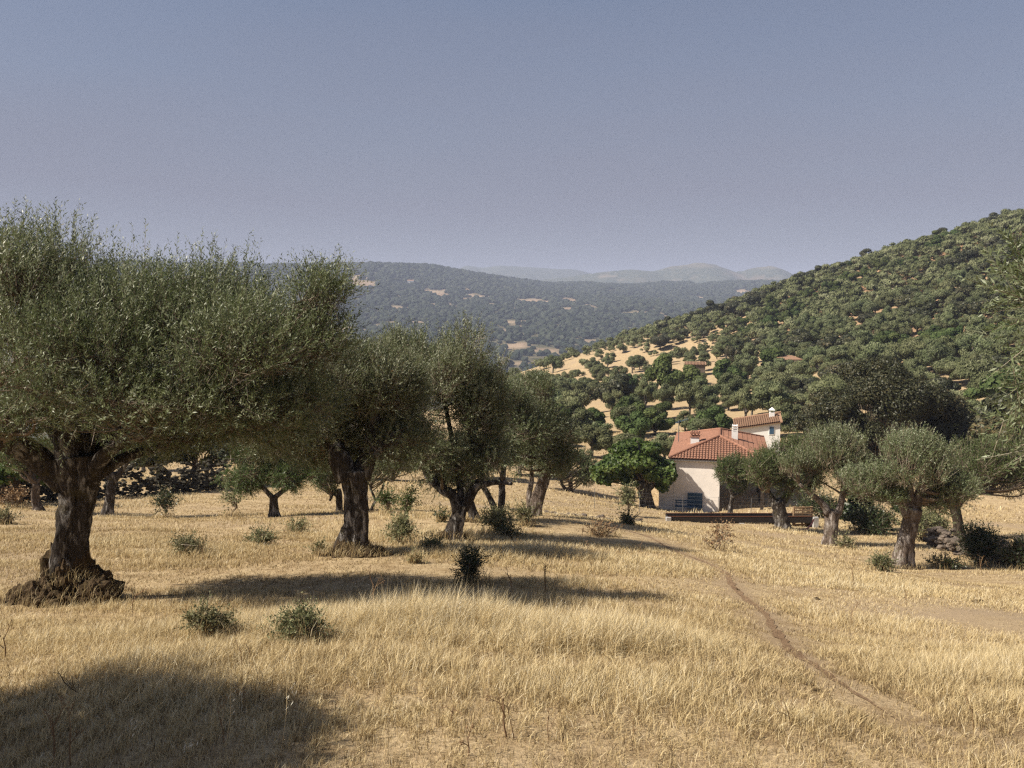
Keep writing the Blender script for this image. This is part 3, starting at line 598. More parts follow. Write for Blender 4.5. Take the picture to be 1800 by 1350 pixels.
olv('olive_tree', 'olive with a curved leaning trunk just behind the forked one', 832, 22.5,
    trunk=[(834, 934, 46), (834, 915, 26), (826, 885, 18), (815, 855, 18)], limbs=[[(815, 860, 15, 0), (800, 830, 12, .3), (780, 790, 8, .5)], [(820, 865, 10, 0), (835, 830, 8, .3), (850, 790, 6, .5)]],
    crown=[(830, 800, 60, 50, .5, 1.0), (770, 810, 50, 35, .6, .9)], nsh=900, ll=.09, lw=.024, seed=9, mound=(.4, .16), klobe=8, nleaf=11)
olv('olive_tree', 'slim two-stemmed olive smothered in leafy suckers at its foot', 882, 24,
    trunk=[(880, 935, 24), (880, 905, 16), (882, 870, 13), (882, 840, 12)], limbs=[[(872, 900, 12, 0), (858, 870, 10, 0), (845, 850, 9, 0)], [(882, 850, 11, 0), (888, 800, 9, 0), (900, 740, 6, 0)]],
    crown=[(900, 720, 55, 70, .3, 1.2), (880, 800, 40, 45, 0, .9), (930, 760, 50, 60, .3, 1.1)], nsh=2300, ll=.09, lw=.024, seed=10, klobe=12, nleaf=11, up=.3)
olv('olive_tree', 'olive with a thick pale sunlit trunk beside a slender dark stem', 940, 26,
    trunk=[(940, 918, 34), (942, 895, 27), (948, 870, 25), (956, 845, 24)], barkm=BARKL,
    limbs=[[(955, 850, 20, 0), (962, 820, 14, 0), (965, 770, 9, 0)], [(932, 905, 12, .4), (930, 870, 11, .4), (935, 840, 9, .5), (930, 790, 7, .5)], [(952, 850, 12, 0), (985, 815, 8, 0)]],
    crown=[(925, 740, 62, 75, .3, 1.5), (960, 770, 65, 60, 0, 1.4), (905, 800, 50, 45, 0, 1.1), (985, 810, 45, 40, 0, 1.0), (940, 690, 35, 35, .3, .9)], nsh=3800, ll=.095, lw=.026, seed=11, klobe=12, nleaf=11, up=.3)
# right-hand olives
olv('olive_tree', 'gnarled pale-trunked olive standing alone at the right of the field', 1590, 26,
    trunk=[(1586, 1008, 60), (1586, 985, 44), (1592, 950, 34), (1600, 915, 32), (1604, 893, 40)], barkm=BARKL,
    limbs=[[(1598, 905, 26, 0), (1585, 880, 18, 0), (1560, 850, 10, 0)], [(1606, 900, 26, 0), (1615, 870, 18, 0), (1630, 830, 10, 0)], [(1602, 895, 16, 0), (1600, 850, 10, 0)]],
    crown=[(1600, 830, 98, 62, 0, 1.7), (1530, 850, 60, 38, 0, 1.2), (1670, 865, 60, 40, 0, 1.2), (1600, 800, 70, 38, 0, 1.2), (1545, 872, 48, 24, .2, 1.1), (1660, 880, 50, 26, .2, 1.1)], nsh=5200, ll=.095, lw=.026, seed=12, mound=(.55, .2), klobe=14, nleaf=11, up=.9, L0=(.2, .5),
    extra=[(1605, 775, 0, .1, 1, .5), (1612, 772, 0, .15, 1, .5), (1560, 790, 0, -.1, 1, .4), (1680, 800, 0, .1, 1, .55), (1690, 815, 0, 0, 1, .5), (1520, 790, 0, 0, 1, .5)])
olv('olive_tree', 'olive forking into a V above a stout knotty trunk, right of the pallet', 1462, 33,
    trunk=[(1460, 960, 34), (1461, 935, 28), (1464, 908, 28), (1466, 898, 30)], barkm=BARKL,
    limbs=[[(1458, 905, 15, 0), (1446, 885, 12, 0), (1425, 867, 9, 0), (1405, 850, 7, 0)], [(1472, 905, 14, 0), (1479, 880, 12, 0), (1482, 850, 9, 0), (1480, 810, 6, 0)]],
    crown=[(1460, 815, 68, 55, 0, 1.7), (1410, 830, 50, 40, 0, 1.3), (1500, 830, 45, 42, 0, 1.2), (1470, 780, 60, 30, 0, 1.3), (1430, 852, 40, 20, .4, 1.1), (1505, 858, 34, 24, .2, 1.0)], nsh=3600, ll=.11, lw=.032, seed=13, klobe=12, nleaf=10, up=.95, L0=(.22, .55),
    extra=[(1430, 762, 0, 0, 1, .6), (1460, 758, 0, .1, 1, .6), (1500, 765, 0, 0, 1, .5), (1515, 775, 0, .1, 1, .5)])
olv('olive_tree', 'broad olive with a short thick dark trunk at the end of the long trough', 1374, 40,
    trunk=[(1376, 938, 44), (1375, 918, 32), (1370, 893, 30), (1366, 880, 32)],
    limbs=[[(1362, 886, 16, 0), (1350, 865, 10, 0)], [(1372, 885, 18, 0), (1388, 865, 11, 0), (1395, 840, 8, 0)]],
    crown=[(1380, 830, 62, 48, 0, 2.0), (1345, 828, 44, 42, -.3, 1.5), (1415, 825, 45, 45, 0, 1.6), (1395, 795, 38, 26, 0, 1.3)], nsh=3600, ll=.13, lw=.038, seed=14, klobe=12, nleaf=9, up=.7, L0=(.25, .6), mat=OLIVE_GREEN, mound=(.6, .22))
olv('olive_tree', 'small round olive in front of the corner of the pink house', 1284, 48,
    trunk=[(1283, 905, 16), (1284, 890, 10), (1288, 872, 9), (1286, 865, 8)], limbs=[[(1287, 874, 6, 0), (1300, 868, 6, 0), (1312, 856, 4, 0)], [(1286, 868, 6, 0), (1280, 850, 4, 0)]],
    crown=[(1288, 832, 34, 34, 0, 1.3), (1315, 836, 28, 28, 0, 1.1), (1275, 840, 22, 22, 0, .8)], nsh=1500, ll=.15, lw=.042, seed=15, klobe=9, nleaf=9, up=.4, L0=(.25, .5), mat=OLIVE_GREEN)
olv('olive_tree', 'dark-trunked olive behind the stone wall at the right edge', 1684, 40,
    trunk=[(1686, 940, 26), (1684, 915, 20), (1678, 895, 20), (1674, 882, 18)], barkm=BARKD, limbs=[[(1676, 888, 13, 0), (1660, 865, 8, 0)], [(1680, 890, 12, 0), (1710, 860, 8, 0)]],
    crown=[(1720, 830, 70, 62, 0, 2.0), (1780, 840, 75, 80, .5, 2.2), (1670, 850, 40, 30, 0, 1.3), (1840, 830, 60, 70, 0, 1.8)], nsh=4000, ll=.13, lw=.038, seed=16, klobe=12, nleaf=9, up=.4, L0=(.25, .6), mat=OLIVE_GREEN)
# olive whose outer sprays reach in from the right, and the one whose shade falls on the lower left corner
olive('olive_tree', 'close olive reaching in from the right edge with a few pale sprays', ground_at(2090, 6.0), 6.0,
    trunk=[(2090, 1260, 110), (2090, 1150, 90), (2085, 1000, 80), (2080, 900, 80)], limbs=[[(2080, 930, 60, 0), (2020, 800, 34, 0), (1950, 690, 18, 0)], [(2080, 930, 60, 0), (2100, 700, 34, 0), (2060, 520, 18, 0)]],
    crown=[(2080, 640, 200, 270, .2, 1.0), (1900, 490, 70, 55, 0, .4), (1900, 680, 75, 90, 0, .4)], nsh=3200, ll=.066, lw=.016, seed=17, klobe=12, nleaf=14, L0=(.2, .4), mound=(.5, .2),
    extra=[(1880, 530, 0, -1, .5, .5), (1860, 500, 0, -.8, .5, .4), (1850, 470, .1, -.6, .8, .35), (1830, 500, .1, -.4, .9, .4), (1840, 520, 0, -1, .2, .4), (1880, 500, 0, -1, .3, .45), (1820, 490, 0, -.5, .7, .3), (1815, 510, 0, -.9, .1, .3),
           (1850, 480, .2, -.3, 1, .35), (1880, 640, 0, -1, .35, .55), (1860, 620, 0, -.9, .1, .5), (1850, 660, 0, -.9, -.1, .45), (1840, 700, 0, -.5, -.5, .4), (1830, 680, 0, -.5, -.8, .35), (1850, 740, 0, -1, .1, .4), (1850, 790, 0, -1, -.1, .3), (1830, 560, .2, -1, 0, .25),
           (1840, 640, .1, -.3, -1, .45), (1815, 720, .1, -.2, -1, .3), (1870, 455, .1, -.7, .3, .4), (1860, 545, .1, -1, .15, .45)])
olive('olive_tree', 'olive beyond the left edge that shades the lower left corner of the field', np.array([-6.6, 4.25, Hs(-6.6, 4.25)]), 4.25,
    trunk=[(-1300, 1130, 150), (-1300, 1000, 120), (-1300, 850, 110)], limbs=[[(-1300, 860, 70, 0), (-1150, 600, 34, 0)], [(-1300, 860, 70, 0), (-1330, 600, 34, .4)]],
    crown=[(-1300, 380, 600, 250, -.4, 1.7), (-1050, 420, 350, 180, -.9, 1.3)], nsh=3600, ll=.09, lw=.03, seed=18, klobe=14, nleaf=14, L0=(.2, .45), sub=1)

def ray_ground(px, py, lo=2.5, hi=420):
    ds = np.geomspace(lo, hi, 900); pp = np.array([P(px, py, d) for d in ds]); hz = H(pp[:, 0], pp[:, 1])
    k = np.argmax(pp[:, 2] < hz)
    if pp[k, 2] >= hz[k]: k = len(ds) - 1
    return np.array([pp[k, 0], pp[k, 1], hz[k]]), ds[k]

# ------------------------------------------------------------------ middle-distance trees, leaf clump crowns
def clump_tree(bufc, buft, rng, r=2.8, hz=4.8, n=1500, q=.34, kind='olive', trunk_h=1.3, nl=9, core=True, thick=.22):
    """crown centred above the origin, total height hz"""
    rz = (hz - trunk_h * .75) / 2; cz = hz - rz; lob = []
    for i in range(nl):
        d = nrm(rng.normal(size=3)); s = rng.uniform(.22, .52)
        c = np.array([0, 0, cz]) + d * np.array([r, r, rz]) * rng.uniform(.35, .88); c[2] = max(c[2], trunk_h * .9)
        lob.append((c, np.array([r, r, rz]) * s * rng.uniform(.8, 1.2, 3)))
    P0, d, idx = sample_lobes(rng, lob, n, .75)
    nn = nrm(d + rng.normal(0, .38, (n, 3)) + np.array([0, 0, .25])); a = nrm(np.cross(nn, rng.normal(size=(n, 3)))); b = np.cross(nn, a)
    if kind == 'olive': b = nrm(b + np.array([0, 0, .8])); sa, sb = .30, .75
    else: sa, sb = .55, .6
    sz = q * rng.uniform(.5, 1.2, (n, 1))
    V = np.stack([P0 - b * sz * sb, P0 + a * sz * sa, P0 + b * sz * sb, P0 - a * sz * sa], 1).reshape(-1, 3)
    t = np.clip(rng.random(len(lob))[idx] * .45 + rng.random(n) * .55, 0, 1)
    bufc.add(V, [np.arange(n * 4).reshape(-1, 4)], np.repeat(t, 4))
    if core:
        for c, rr in lob: lump(bufc, c, rr * .72, int(rng.integers(999)), .3, 1.5, 1, 0, .30)
    tube(buft, spline([(0, 0, -.6), (rng.normal(0, .08), 0, .2), (rng.normal(0, .2), rng.normal(0, .2), trunk_h), (rng.normal(0, .3), 0, cz)], 7), [thick * 1.6, thick * 1.3, thick, thick * .9, thick * .7, thick * .5, thick * .3], 7)
    for k in range(4):
        c = lob[k][0]; tube(buft, spline([(0, 0, trunk_h * .7), (c[0] * .5, c[1] * .5, trunk_h + (c[2] - trunk_h) * .35), tuple(c)], 5), [thick * .7, thick * .5, thick * .4, thick * .3, thick * .1], 5)
VAR = {}
def variant(kind, i):
    k = (kind, i)
    if k not in VAR:
        rng = np.random.default_rng(1000 + i * 7 + len(kind)); c, t = Buf(), Buf()
        if kind == 'olive': clump_tree(c, t, rng, rng.uniform(2.3, 3.3), rng.uniform(3.6, 5.2), 4200, .27, 'olive', 1.3, 13); mats = (HILL_OLIVE, BARK)
        elif kind == 'broad': clump_tree(c, t, rng, rng.uniform(2.8, 3.4), rng.uniform(4.6, 5.6), 4200, .36, 'broad', .9, 11); mats = (HILL_BROAD, BARKD)
        elif kind == 'oak': clump_tree(c, t, rng, rng.uniform(3.0, 3.6), rng.uniform(4.8, 5.8), 4600, .30, 'broad', 1.1, 12); mats = (OAK, BARKD)
        VAR[k] = (c.mesh('crown', mats[0]), t.mesh('trunk', mats[1], True))
    return VAR[k]
def place_tree(kind, i, loc, sc, rz, label, cat, group, name):
    root = empty(name, loc, label, cat, group, rz); root.scale = sc
    for nm, me in zip(('crown', 'trunk'), variant(kind, i)): put(bpy.data.objects.new(nm, me), root)
    return root
TAKEN = []   # (px, py, r) of the trees placed by hand
def hand(kind, i, px, py, wpx, hpx, label, name, cat='tree', group=None, mate=None):
    b, d = ray_ground(px, py); s = d / F; r0 = {'olive': 2.7, 'broad': 3.1, 'oak': 3.3}[kind]; h0 = {'olive': 4.5, 'broad': 5.1, 'oak': 5.3}[kind]
    sx = wpx * s / 2 / r0; sz = hpx * s / h0; TAKEN.append((b[0], b[1], wpx * s / 2))
    return place_tree(kind, i, b, (sx, sx, sz), i * 1.7, label, cat, group, name)
hand('broad', 0, 1170, 706, 74, 78, 'big bright green rounded tree below the pale grass clearing', 'broadleaf_tree')
hand('oak', 0, 1084, 722, 88, 66, 'wide dark green tree at the lower edge of the hillside', 'holm_oak')
hand('olive', 1, 1212, 732, 54, 58, 'well-shaped olive with a visible trunk on open ground above the pink house', 'olive_tree', 'olive tree')
hand('broad', 1, 1246, 768, 70, 56, 'dense deep green tree rising right behind the ridge of the pink house', 'broadleaf_tree')
hand('broad', 2, 1042, 762, 50, 46, 'round bright green tree beside a bare patch left of the pink house', 'broadleaf_tree')
hand('broad', 3, 985, 770, 62, 62, 'yellowish green leafy tree at the foot of the slope left of the round one', 'broadleaf_tree')
hand('broad', 4, 1150, 765, 76, 46, 'low yellow-green tree behind the crown of the fig tree', 'broadleaf_tree')
hand('broad', 5, 1100, 760, 44, 48, 'bright green tree between the bare patch and the fig tree', 'broadleaf_tree')
hand('oak', 1, 1284, 650, 34, 44, 'narrow very dark tree standing on the slope above the white farmhouse', 'cypress_like_tree')
hand('oak', 2, 1160, 615, 36, 28, 'dark bushy tree at the top edge of the pale clearing', 'holm_oak')
hand('olive', 2, 1112, 657, 30, 30, 'small olive at the middle of the pale grass clearing, left one of a close pair', 'olive_tree', 'olive tree')
hand('olive', 3, 1124, 651, 26, 28, 'small olive at the middle of the pale grass clearing, right one of a close pair', 'olive_tree', 'olive tree')
hand('olive', 4, 1045, 657, 30, 26, 'small olive with a leaning stem at the left part of the pale clearing', 'olive_tree', 'olive tree')
hand('olive', 0, 1068, 648, 24, 20, 'tiny olive just right of the leaning one in the pale clearing', 'olive_tree', 'olive tree')
hand('olive', 1, 972, 656, 34, 30, 'olive at the left end of the pale clearing with its shadow beside it', 'olive_tree', 'olive tree')
hand('olive', 2, 1236, 640, 28, 24, 'olive in the small pale gap right of the main clearing', 'olive_tree', 'olive tree')
hand('olive', 3, 1172, 722, 50, 50, 'olive with a bare stem immediately left of the well-shaped one', 'olive_tree', 'olive tree')
hand('olive', 4, 1135, 722, 44, 52, 'olive with a dark leaning trunk right of the wide dark green tree', 'olive_tree', 'olive tree')
hand('olive', 0, 1310, 740, 60, 52, 'olive standing on a pale patch above the white farmhouse', 'olive_tree', 'olive tree')
hand('olive', 2, 1100, 812, 90, 52, 'grey-green olive whose top shows above the fig tree', 'olive_tree', 'olive tree')
hand('olive', 3, 1168, 812, 70, 52, 'grey-green olive directly left of the pink house roof', 'olive_tree', 'olive tree')
hand('olive', 1, 1040, 805, 80, 55, 'pale grey-green olive left of the fig tree, behind the open field', 'olive_tree', 'olive tree')
hand('broad', 1, 1760, 735, 120, 90, 'bright green bushy tree beyond the big holm oak, near the right edge', 'broadleaf_tree')
hand('olive', 4, 1745, 850, 120, 80, 'grey-green olive behind the stone wall to the right of the holm oak', 'olive_tree', 'olive tree')
hand('broad', 2, 1195, 800, 1, 1, 'x', 'x') if False else None

rng = np.random.default_rng(2024)
BARE = [(985, 652, 30, 9), (1085, 650, 24, 12), (1195, 648, 20, 9), (1240, 640, 24, 9), (1022, 708, 32, 12), (1050, 745, 32, 16), (1165, 726, 50, 10), (1250, 708, 22, 22), (1020, 640, 18, 5), (1140, 640, 18, 7), (1310, 612, 14, 6), (1398, 597, 14, 4), (1508, 575, 8, 28), (1497, 538, 8, 5),
        (1590, 508, 30, 8), (1612, 466, 10, 5), (1655, 470, 10, 5), (1735, 497, 24, 7), (1520, 590, 14, 4), (1440, 556, 12, 4), (1660, 695, 20, 6), (1720, 400, 10, 5), (1392, 655, 26, 10), (1320, 755, 40, 16), (930, 655, 30, 8)]
cand = []
tries = 120000; X = rng.uniform(-60, 250, tries); Y = 62 + rng.random(tries) ** .75 * 330
Z = H(X, Y); qx, qy = proj(np.column_stack([X, Y, Z]))
ok = (qx > 840) & (qx < 2150) & (qy < 852); cell = {}
# line of sight to the tree top
T = np.linspace(.25, .96, 24); vis = np.ones(tries, bool)
for t in T: vis &= (CAMZ + (Z + 4.5 - CAMZ) * t) > H(X * t, Y * t) - .5
for i in np.nonzero(ok & vis)[0]:
    if any((qx[i] - a) ** 2 / rx ** 2 + (qy[i] - c) ** 2 / ry ** 2 < 1 for a, c, rx, ry in BARE): continue
    clearing = (880 < qx[i] < 1270) and (qy[i] > 605 + (1270 - qx[i]) * .05) and (qy[i] < 690)
    sp = (6.2 if qx[i] < 1330 and qy[i] > 590 else 4.4 if qy[i] > 560 else 3.9) * rng.uniform(.75, 1.3)
    if frac_noise(X[i:i+1], Y[i:i+1], 16, 66, 3)[0] > (.66 if qx[i] < 1330 and qy[i] > 590 else .80): continue
    if clearing: sp = 7.4
    if Y[i] < 88 and qx[i] < 1130: continue
    if any((X[i] - a) ** 2 + (Y[i] - c) ** 2 < (r * .9 + 1.6) ** 2 for a, c, r in TAKEN): continue
    if (X[i] - 18) ** 2 + (Y[i] - 66) ** 2 < 100 or (X[i] - 24) ** 2 + (Y[i] - 89) ** 2 < 60 or (X[i] - 33) ** 2 + (Y[i] - 76) ** 2 < 64 or (19 < X[i] < 33 and 66 < Y[i] < 94): continue
    k0 = (int(X[i] // 10), int(Y[i] // 10)); hit = False
    for a in (-1, 0, 1):
        for c in (-1, 0, 1):
            for j in cell.get((k0[0] + a, k0[1] + c), ()):
                if (X[i] - X[j]) ** 2 + (Y[i] - Y[j]) ** 2 < sp * sp: hit = True; break
            if hit: break
        if hit: break
    if hit: continue
    cell.setdefault(k0, []).append(i); cand.append(i)
cand = np.array(cand); kn = frac_noise(X[cand], Y[cand], 28, 61, 3) + rng.normal(0, .10, len(cand))
kinds = np.where(kn > .69, 'broad', np.where(kn < .27, 'oak', 'olive'))
top = proj(np.column_stack([X[cand], Y[cand], Z[cand] + 3]))[1]
hid = ((qx[cand] > 1400) & (qx[cand] < 1700) & (top > 640)) | ((qx[cand] > 1290) & (top > 770)) | (qx[cand] > 1790) | (qx[cand] < 870) | ((qx[cand] > 1160) & (qx[cand] < 1290) & (top > 775))
order = np.argsort(Y[cand] + 1000 * hid)
cnt = {'olive': 0, 'broad': 0, 'oak': 0}; mass = []
KW = {'olive': 'grey-green olive tree', 'broad': 'deeper green leafy tree', 'oak': 'dark holm oak'}
def where(px, py):
    col = 'left of the pale clearing' if px < 960 else 'above the pale clearing' if px < 1180 and py < 655 else 'between the clearing and the pink house' if px < 1180 else 'above the white farmhouse' if px < 1400 else 'above the huge holm oak' if px < 1640 else 'towards the right edge'
    row = 'just under the skyline' if py < 640 - (px - 880) * .27 else 'on the upper slope' if py < 560 else 'on the middle slope' if py < 640 else 'on the lower slope'
    return row + ', ' + col
GRP = {'olive': 'olive trees covering the hillside', 'broad': 'leafy green trees on the hillside', 'oak': 'holm oaks on the hillside'}
NAM = {'olive': ('olive_tree', 'olive tree'), 'broad': ('broadleaf_tree', 'tree'), 'oak': ('holm_oak', 'oak')}
for oi in order:
    i = cand[oi]; kd = str(kinds[oi]); s = rng.uniform(.52, 1.05) * (1.12 if kd == 'olive' else 1.1); lim = 255 if kd == 'olive' else 90
    if (880 < qx[i] < 1270) and (605 < qy[i] < 690): s *= .72; kd = 'olive'
    if not hid[oi] and cnt[kd] < lim:
        cnt[kd] += 1; hi = int(Z[i] > -6)
        place_tree(kd, int(rng.integers(5)), (X[i], Y[i], Z[i] - .1), (s, s, s * rng.uniform(.85, 1.1)), rng.uniform(0, 6.28), KW[kd] + ' ' + where(qx[i], qy[i]), NAM[kd][1], GRP[kd] + ' ' + where(qx[i], qy[i]), NAM[kd][0])
    else: mass.append((i, kd, s))
mb = Buf(); mt = Buf(); small = {}
for kd in ('olive', 'broad', 'oak'):
    for v in range(5):
        r_ = np.random.default_rng(90 + v); c, t = Buf(), Buf(); clump_tree(c, t, r_, 2.9, 4.7, *((680, .55) if v < 3 else (3600, .26)), 'olive' if kd == 'olive' else 'broad', 1.2, 8); small[(kd, v)] = (np.concatenate(c.V), np.concatenate(c.A), c.Fc)
mid_ = {'olive': 0, 'broad': 1, 'oak': 2}
for i, kd, s in mass:
    V, A, Fc = small[(kd, int(rng.integers(3)) if Y[i] > 170 else int(rng.integers(3, 5)))]; a = rng.uniform(0, 6.28); c_, s_ = math.cos(a), math.sin(a)
    W = np.column_stack([V[:, 0] * c_ - V[:, 1] * s_, V[:, 0] * s_ + V[:, 1] * c_, V[:, 2]]) * s + np.array([X[i], Y[i], Z[i] - .1])
    mb.add(W, Fc, np.clip(A + rng.normal(0, .12), 0, 1), mid_[kd])
if mass: tag(mb.build('hillside_woodland', [HILL_OLIVE, HILL_BROAD, OAK]), 'mass of olives and oaks closing over the upper hillside', 'woodland', kind='stuff')
print('hill trees', len(cand), cnt, len(mass))

# big holm oak
def broadleaf(name, label, base, d, trunk, limbs, crown, n, q, mat, barkm, seed, cat, klobe=16, shell=.7, aspect=(.5, .55), upn=.35):
    rng = np.random.default_rng(seed); B = np.array(base, float); s = d / F; root = empty(name, B, label, cat)
    loc = lambda px, py, dd=0: P(px, py, d + dd) - B
    tb = Buf(); tp = np.array([loc(a, b) for a, b, w_ in trunk]); tube(tb, spline(tp, 14), np.interp(np.linspace(0, 1, 14), np.linspace(0, 1, len(trunk)), [t[2] * s / 2 for t in trunk]), 14, .15, seed, flute=.1)
    for li in limbs:
        lp = np.array([loc(a, b, e) for a, b, w_, e in li]); tube(tb, spline(lp, 9), np.interp(np.linspace(0, 1, 9), np.linspace(0, 1, len(li)), [a[2] * s / 2 for a in li]), 7, .1, seed)
    lob = lobes_of(rng, [(loc(a, b, dd), (rx * s, ry, rz * s)) for a, b, rx, rz, dd, ry in crown], klobe)
    br = Buf(); e0 = tp[-1]
    for c, r in lob: tube(br, limb_path(rng, e0, c), np.linspace(.07, .02, 9), 4, cap=False, tint=rng.random() * .6)
    br.build('branches', TWIG, root, smooth=True)
    P0, dr, idx = sample_lobes(rng, lob, n, shell); nn = nrm(dr * .8 + rng.normal(0, .55, (n, 3)) + np.array([0, 0, upn])); a = nrm(np.cross(nn, rng.normal(size=(n, 3)))); b = np.cross(nn, a)
    sz = q * rng.uniform(.5, 1.2, (n, 1)); V = np.stack([P0 - b * sz * aspect[1], P0 + a * sz * aspect[0] - b * sz * .1, P0 + b * sz * aspect[1], P0 - a * sz * aspect[0] - b * sz * .1], 1).reshape(-1, 3)
    t = np.clip(rng.random(len(lob))[idx] * .35 + rng.random(n) * .65, 0, 1); lf = Buf(); lf.add(V, [np.arange(n * 4).reshape(-1, 4)], np.repeat(t, 4))
    tb.build('trunk', barkm, root, smooth=True); lf.build('crown', mat, root); return root
broadleaf('holm_oak', 'huge dark rounded holm oak towering behind the right-hand olives', ground_at(1540, 74), 74, [(1540, 930, 40), (1540, 860, 30), (1542, 810, 26)], [[(1541, 830, 18, 0), (1490, 760, 10, 0)], [(1541, 830, 18, 0), (1600, 760, 10, 0)]],
          [(1550, 700, 100, 84, 0, 5), (1665, 740, 42, 50, 0, 3), (1460, 730, 60, 55, 0, 4), (1630, 725, 72, 68, 0, 4.5), (1500, 770, 85, 50, -.5, 4), (1600, 790, 90, 45, 0, 4), (1415, 745, 30, 25, 0, 2.5), (1560, 655, 50, 36, 0, 3)], 110000, .165, OAK, BARKD, 31, 'oak', 15)
broadleaf('fig_tree', 'spreading bright green fig tree shading the left side of the pink house', P(1140, 899, 58.6), 58.6, [(1140, 902, 30), (1138, 885, 24), (1132, 862, 24), (1128, 845, 20)], [[(1134, 865, 14, 0), (1100, 830, 9, 0)], [(1134, 865, 14, 0), (1165, 835, 9, 0)], [(1130, 855, 10, 0), (1125, 800, 6, 0), (1120, 775, 3, 0)]],
          [(1115, 825, 78, 40, 0, 2.9), (1080, 842, 48, 26, -.3, 2.0), (1160, 832, 42, 36, 0, 2.2), (1120, 795, 55, 28, .2, 2.2), (1060, 830, 30, 25, 0, 1.5)], 15000, .26, BROAD, BARK, 32, 'fig tree', 13, .6)
broadleaf('fig_tree', 'shaded bright green fig tree behind the big left trunk at the left edge', P(30, 880, 34), 34, [(30, 890, 14), (28, 860, 12), (30, 840, 12)], [], [(30, 825, 90, 38, 0, 2.2), (100, 835, 40, 30, 0, 1.2)], 9000, .17, BROAD, BARKD, 33, 'fig tree', 12, .5)
broadleaf('holm_oak', 'dark single-stemmed oak beyond the left stone wall', P(345, 858, 50), 50, [(346, 862, 18), (344, 845, 14), (345, 820, 13)], [], [(330, 790, 75, 35, 0, 2.6), (400, 795, 50, 30, 0, 2)], 9000, .22, OAK, BARKD, 34, 'oak', 12, .5)
broadleaf('holm_oak', 'dark twin-stemmed oak in the shade beyond the left stone wall', P(285, 860, 49), 49, [(282, 864, 14), (280, 840, 12), (283, 820, 12)], [[(284, 860, 10, 0), (292, 850, 9, 0), (298, 830, 8, 0)]], [(265, 800, 60, 32, 0, 2.4), (220, 800, 50, 35, .5, 2.2)], 8000, .22, OAK, BARKD, 35, 'oak', 12, .5)
broadleaf('holm_oak', 'dense dark leafy tree behind the V-forked olive at right', ground_at(1525, 43), 43, [(1530, 930, 18), (1530, 900, 14), (1528, 870, 12)], [], [(1530, 870, 62, 45, 0, 1.8), (1500, 900, 38, 32, 0, 1.3), (1580, 880, 50, 38, .5, 1.6)], 9000, .17, DARKSHRUB, BARKD, 36, 'oak', 12, .5)
olv('olive_tree', 'olive with a flared rooty trunk just right of the nearest trunk', 190, 30, trunk=[(188, 915, 34), (192, 890, 22), (196, 860, 18), (200, 830, 16)], limbs=[[(198, 850, 12, 0), (180, 810, 8, 0)], [(198, 850, 12, 0), (225, 810, 8, 0)]],
    crown=[(200, 790, 80, 50, 0, 1.6), (140, 780, 60, 45, 0, 1.4), (260, 780, 50, 40, 0, 1.3)], nsh=2400, ll=.11, lw=.032, seed=21, klobe=10, nleaf=9, mat=OLIVE_GREEN)
olv('olive_tree', 'olive with a pale twisted stump-like trunk left of the nearest trunk', 66, 30, trunk=[(68, 903, 26), (64, 885, 17), (62, 868, 16), (64, 850, 15)], limbs=[], crown=[(60, 805, 70, 35, .5, 1.5)], nsh=800, ll=.11, lw=.032, seed=22, klobe=8, nleaf=9, mat=OLIVE_GREEN, barkm=BARKL)
olv('olive_tree', 'low olive with a small dark trunk under drooping green foliage, centre left', 481, 28, trunk=[(483, 912, 28), (482, 895, 18), (481, 872, 16)], limbs=[[(481, 876, 10, 0), (455, 850, 7, 0)], [(481, 876, 10, 0), (515, 850, 7, 0)]],
    crown=[(470, 840, 62, 30, 0, 1.2), (530, 835, 40, 30, 0, 1.1), (420, 845, 36, 25, 0, .9), (480, 805, 80, 30, .4, 1.3)], nsh=3000, ll=.10, lw=.028, seed=23, klobe=10, nleaf=10, mat=OLIVE_GREEN, up=.0)
olv('olive_tree', 'olive with a dead white limb on its left side behind the second big trunk', 597, 31, trunk=[(598, 912, 22), (597, 895, 14), (596, 870, 13), (594, 860, 13)], limbs=[[(594, 872, 8, 0), (586, 868, 6, 0), (580, 880, 4, -.2)]],
    crown=[(590, 830, 50, 32, 0, 1.4), (540, 820, 40, 28, 0, 1.1)], nsh=1500, ll=.11, lw=.03, seed=24, klobe=8, nleaf=9)
olv('olive_tree', 'dark-stemmed olive clump at the far side of the open field, left of the fig tree', 1000, 62, trunk=[(1003, 870, 15), (1003, 858, 9), (1002, 845, 9)], limbs=[[(1003, 866, 7, 0), (990, 855, 6, 0), (985, 840, 5, 0)]],
    crown=[(1000, 815, 52, 36, 0, 2.0), (960, 810, 45, 38, .5, 2.0), (1030, 830, 30, 25, 0, 1.5)], nsh=2200, ll=.20, lw=.06, seed=25, klobe=10, nleaf=8, barkm=BARKD)
olv('olive_tree', 'thin-stemmed young olive leaning left behind the second big trunk', 655, 30, trunk=[(650, 908, 8), (655, 890, 6), (668, 868, 5), (675, 850, 5)], limbs=[[(660, 880, 5, 0), (650, 855, 4, 0)]], crown=[(665, 830, 50, 28, 0, 1.0), (700, 825, 40, 30, 0, 1.0)], nsh=1100, ll=.10, lw=.028, seed=26, klobe=8, nleaf=9)
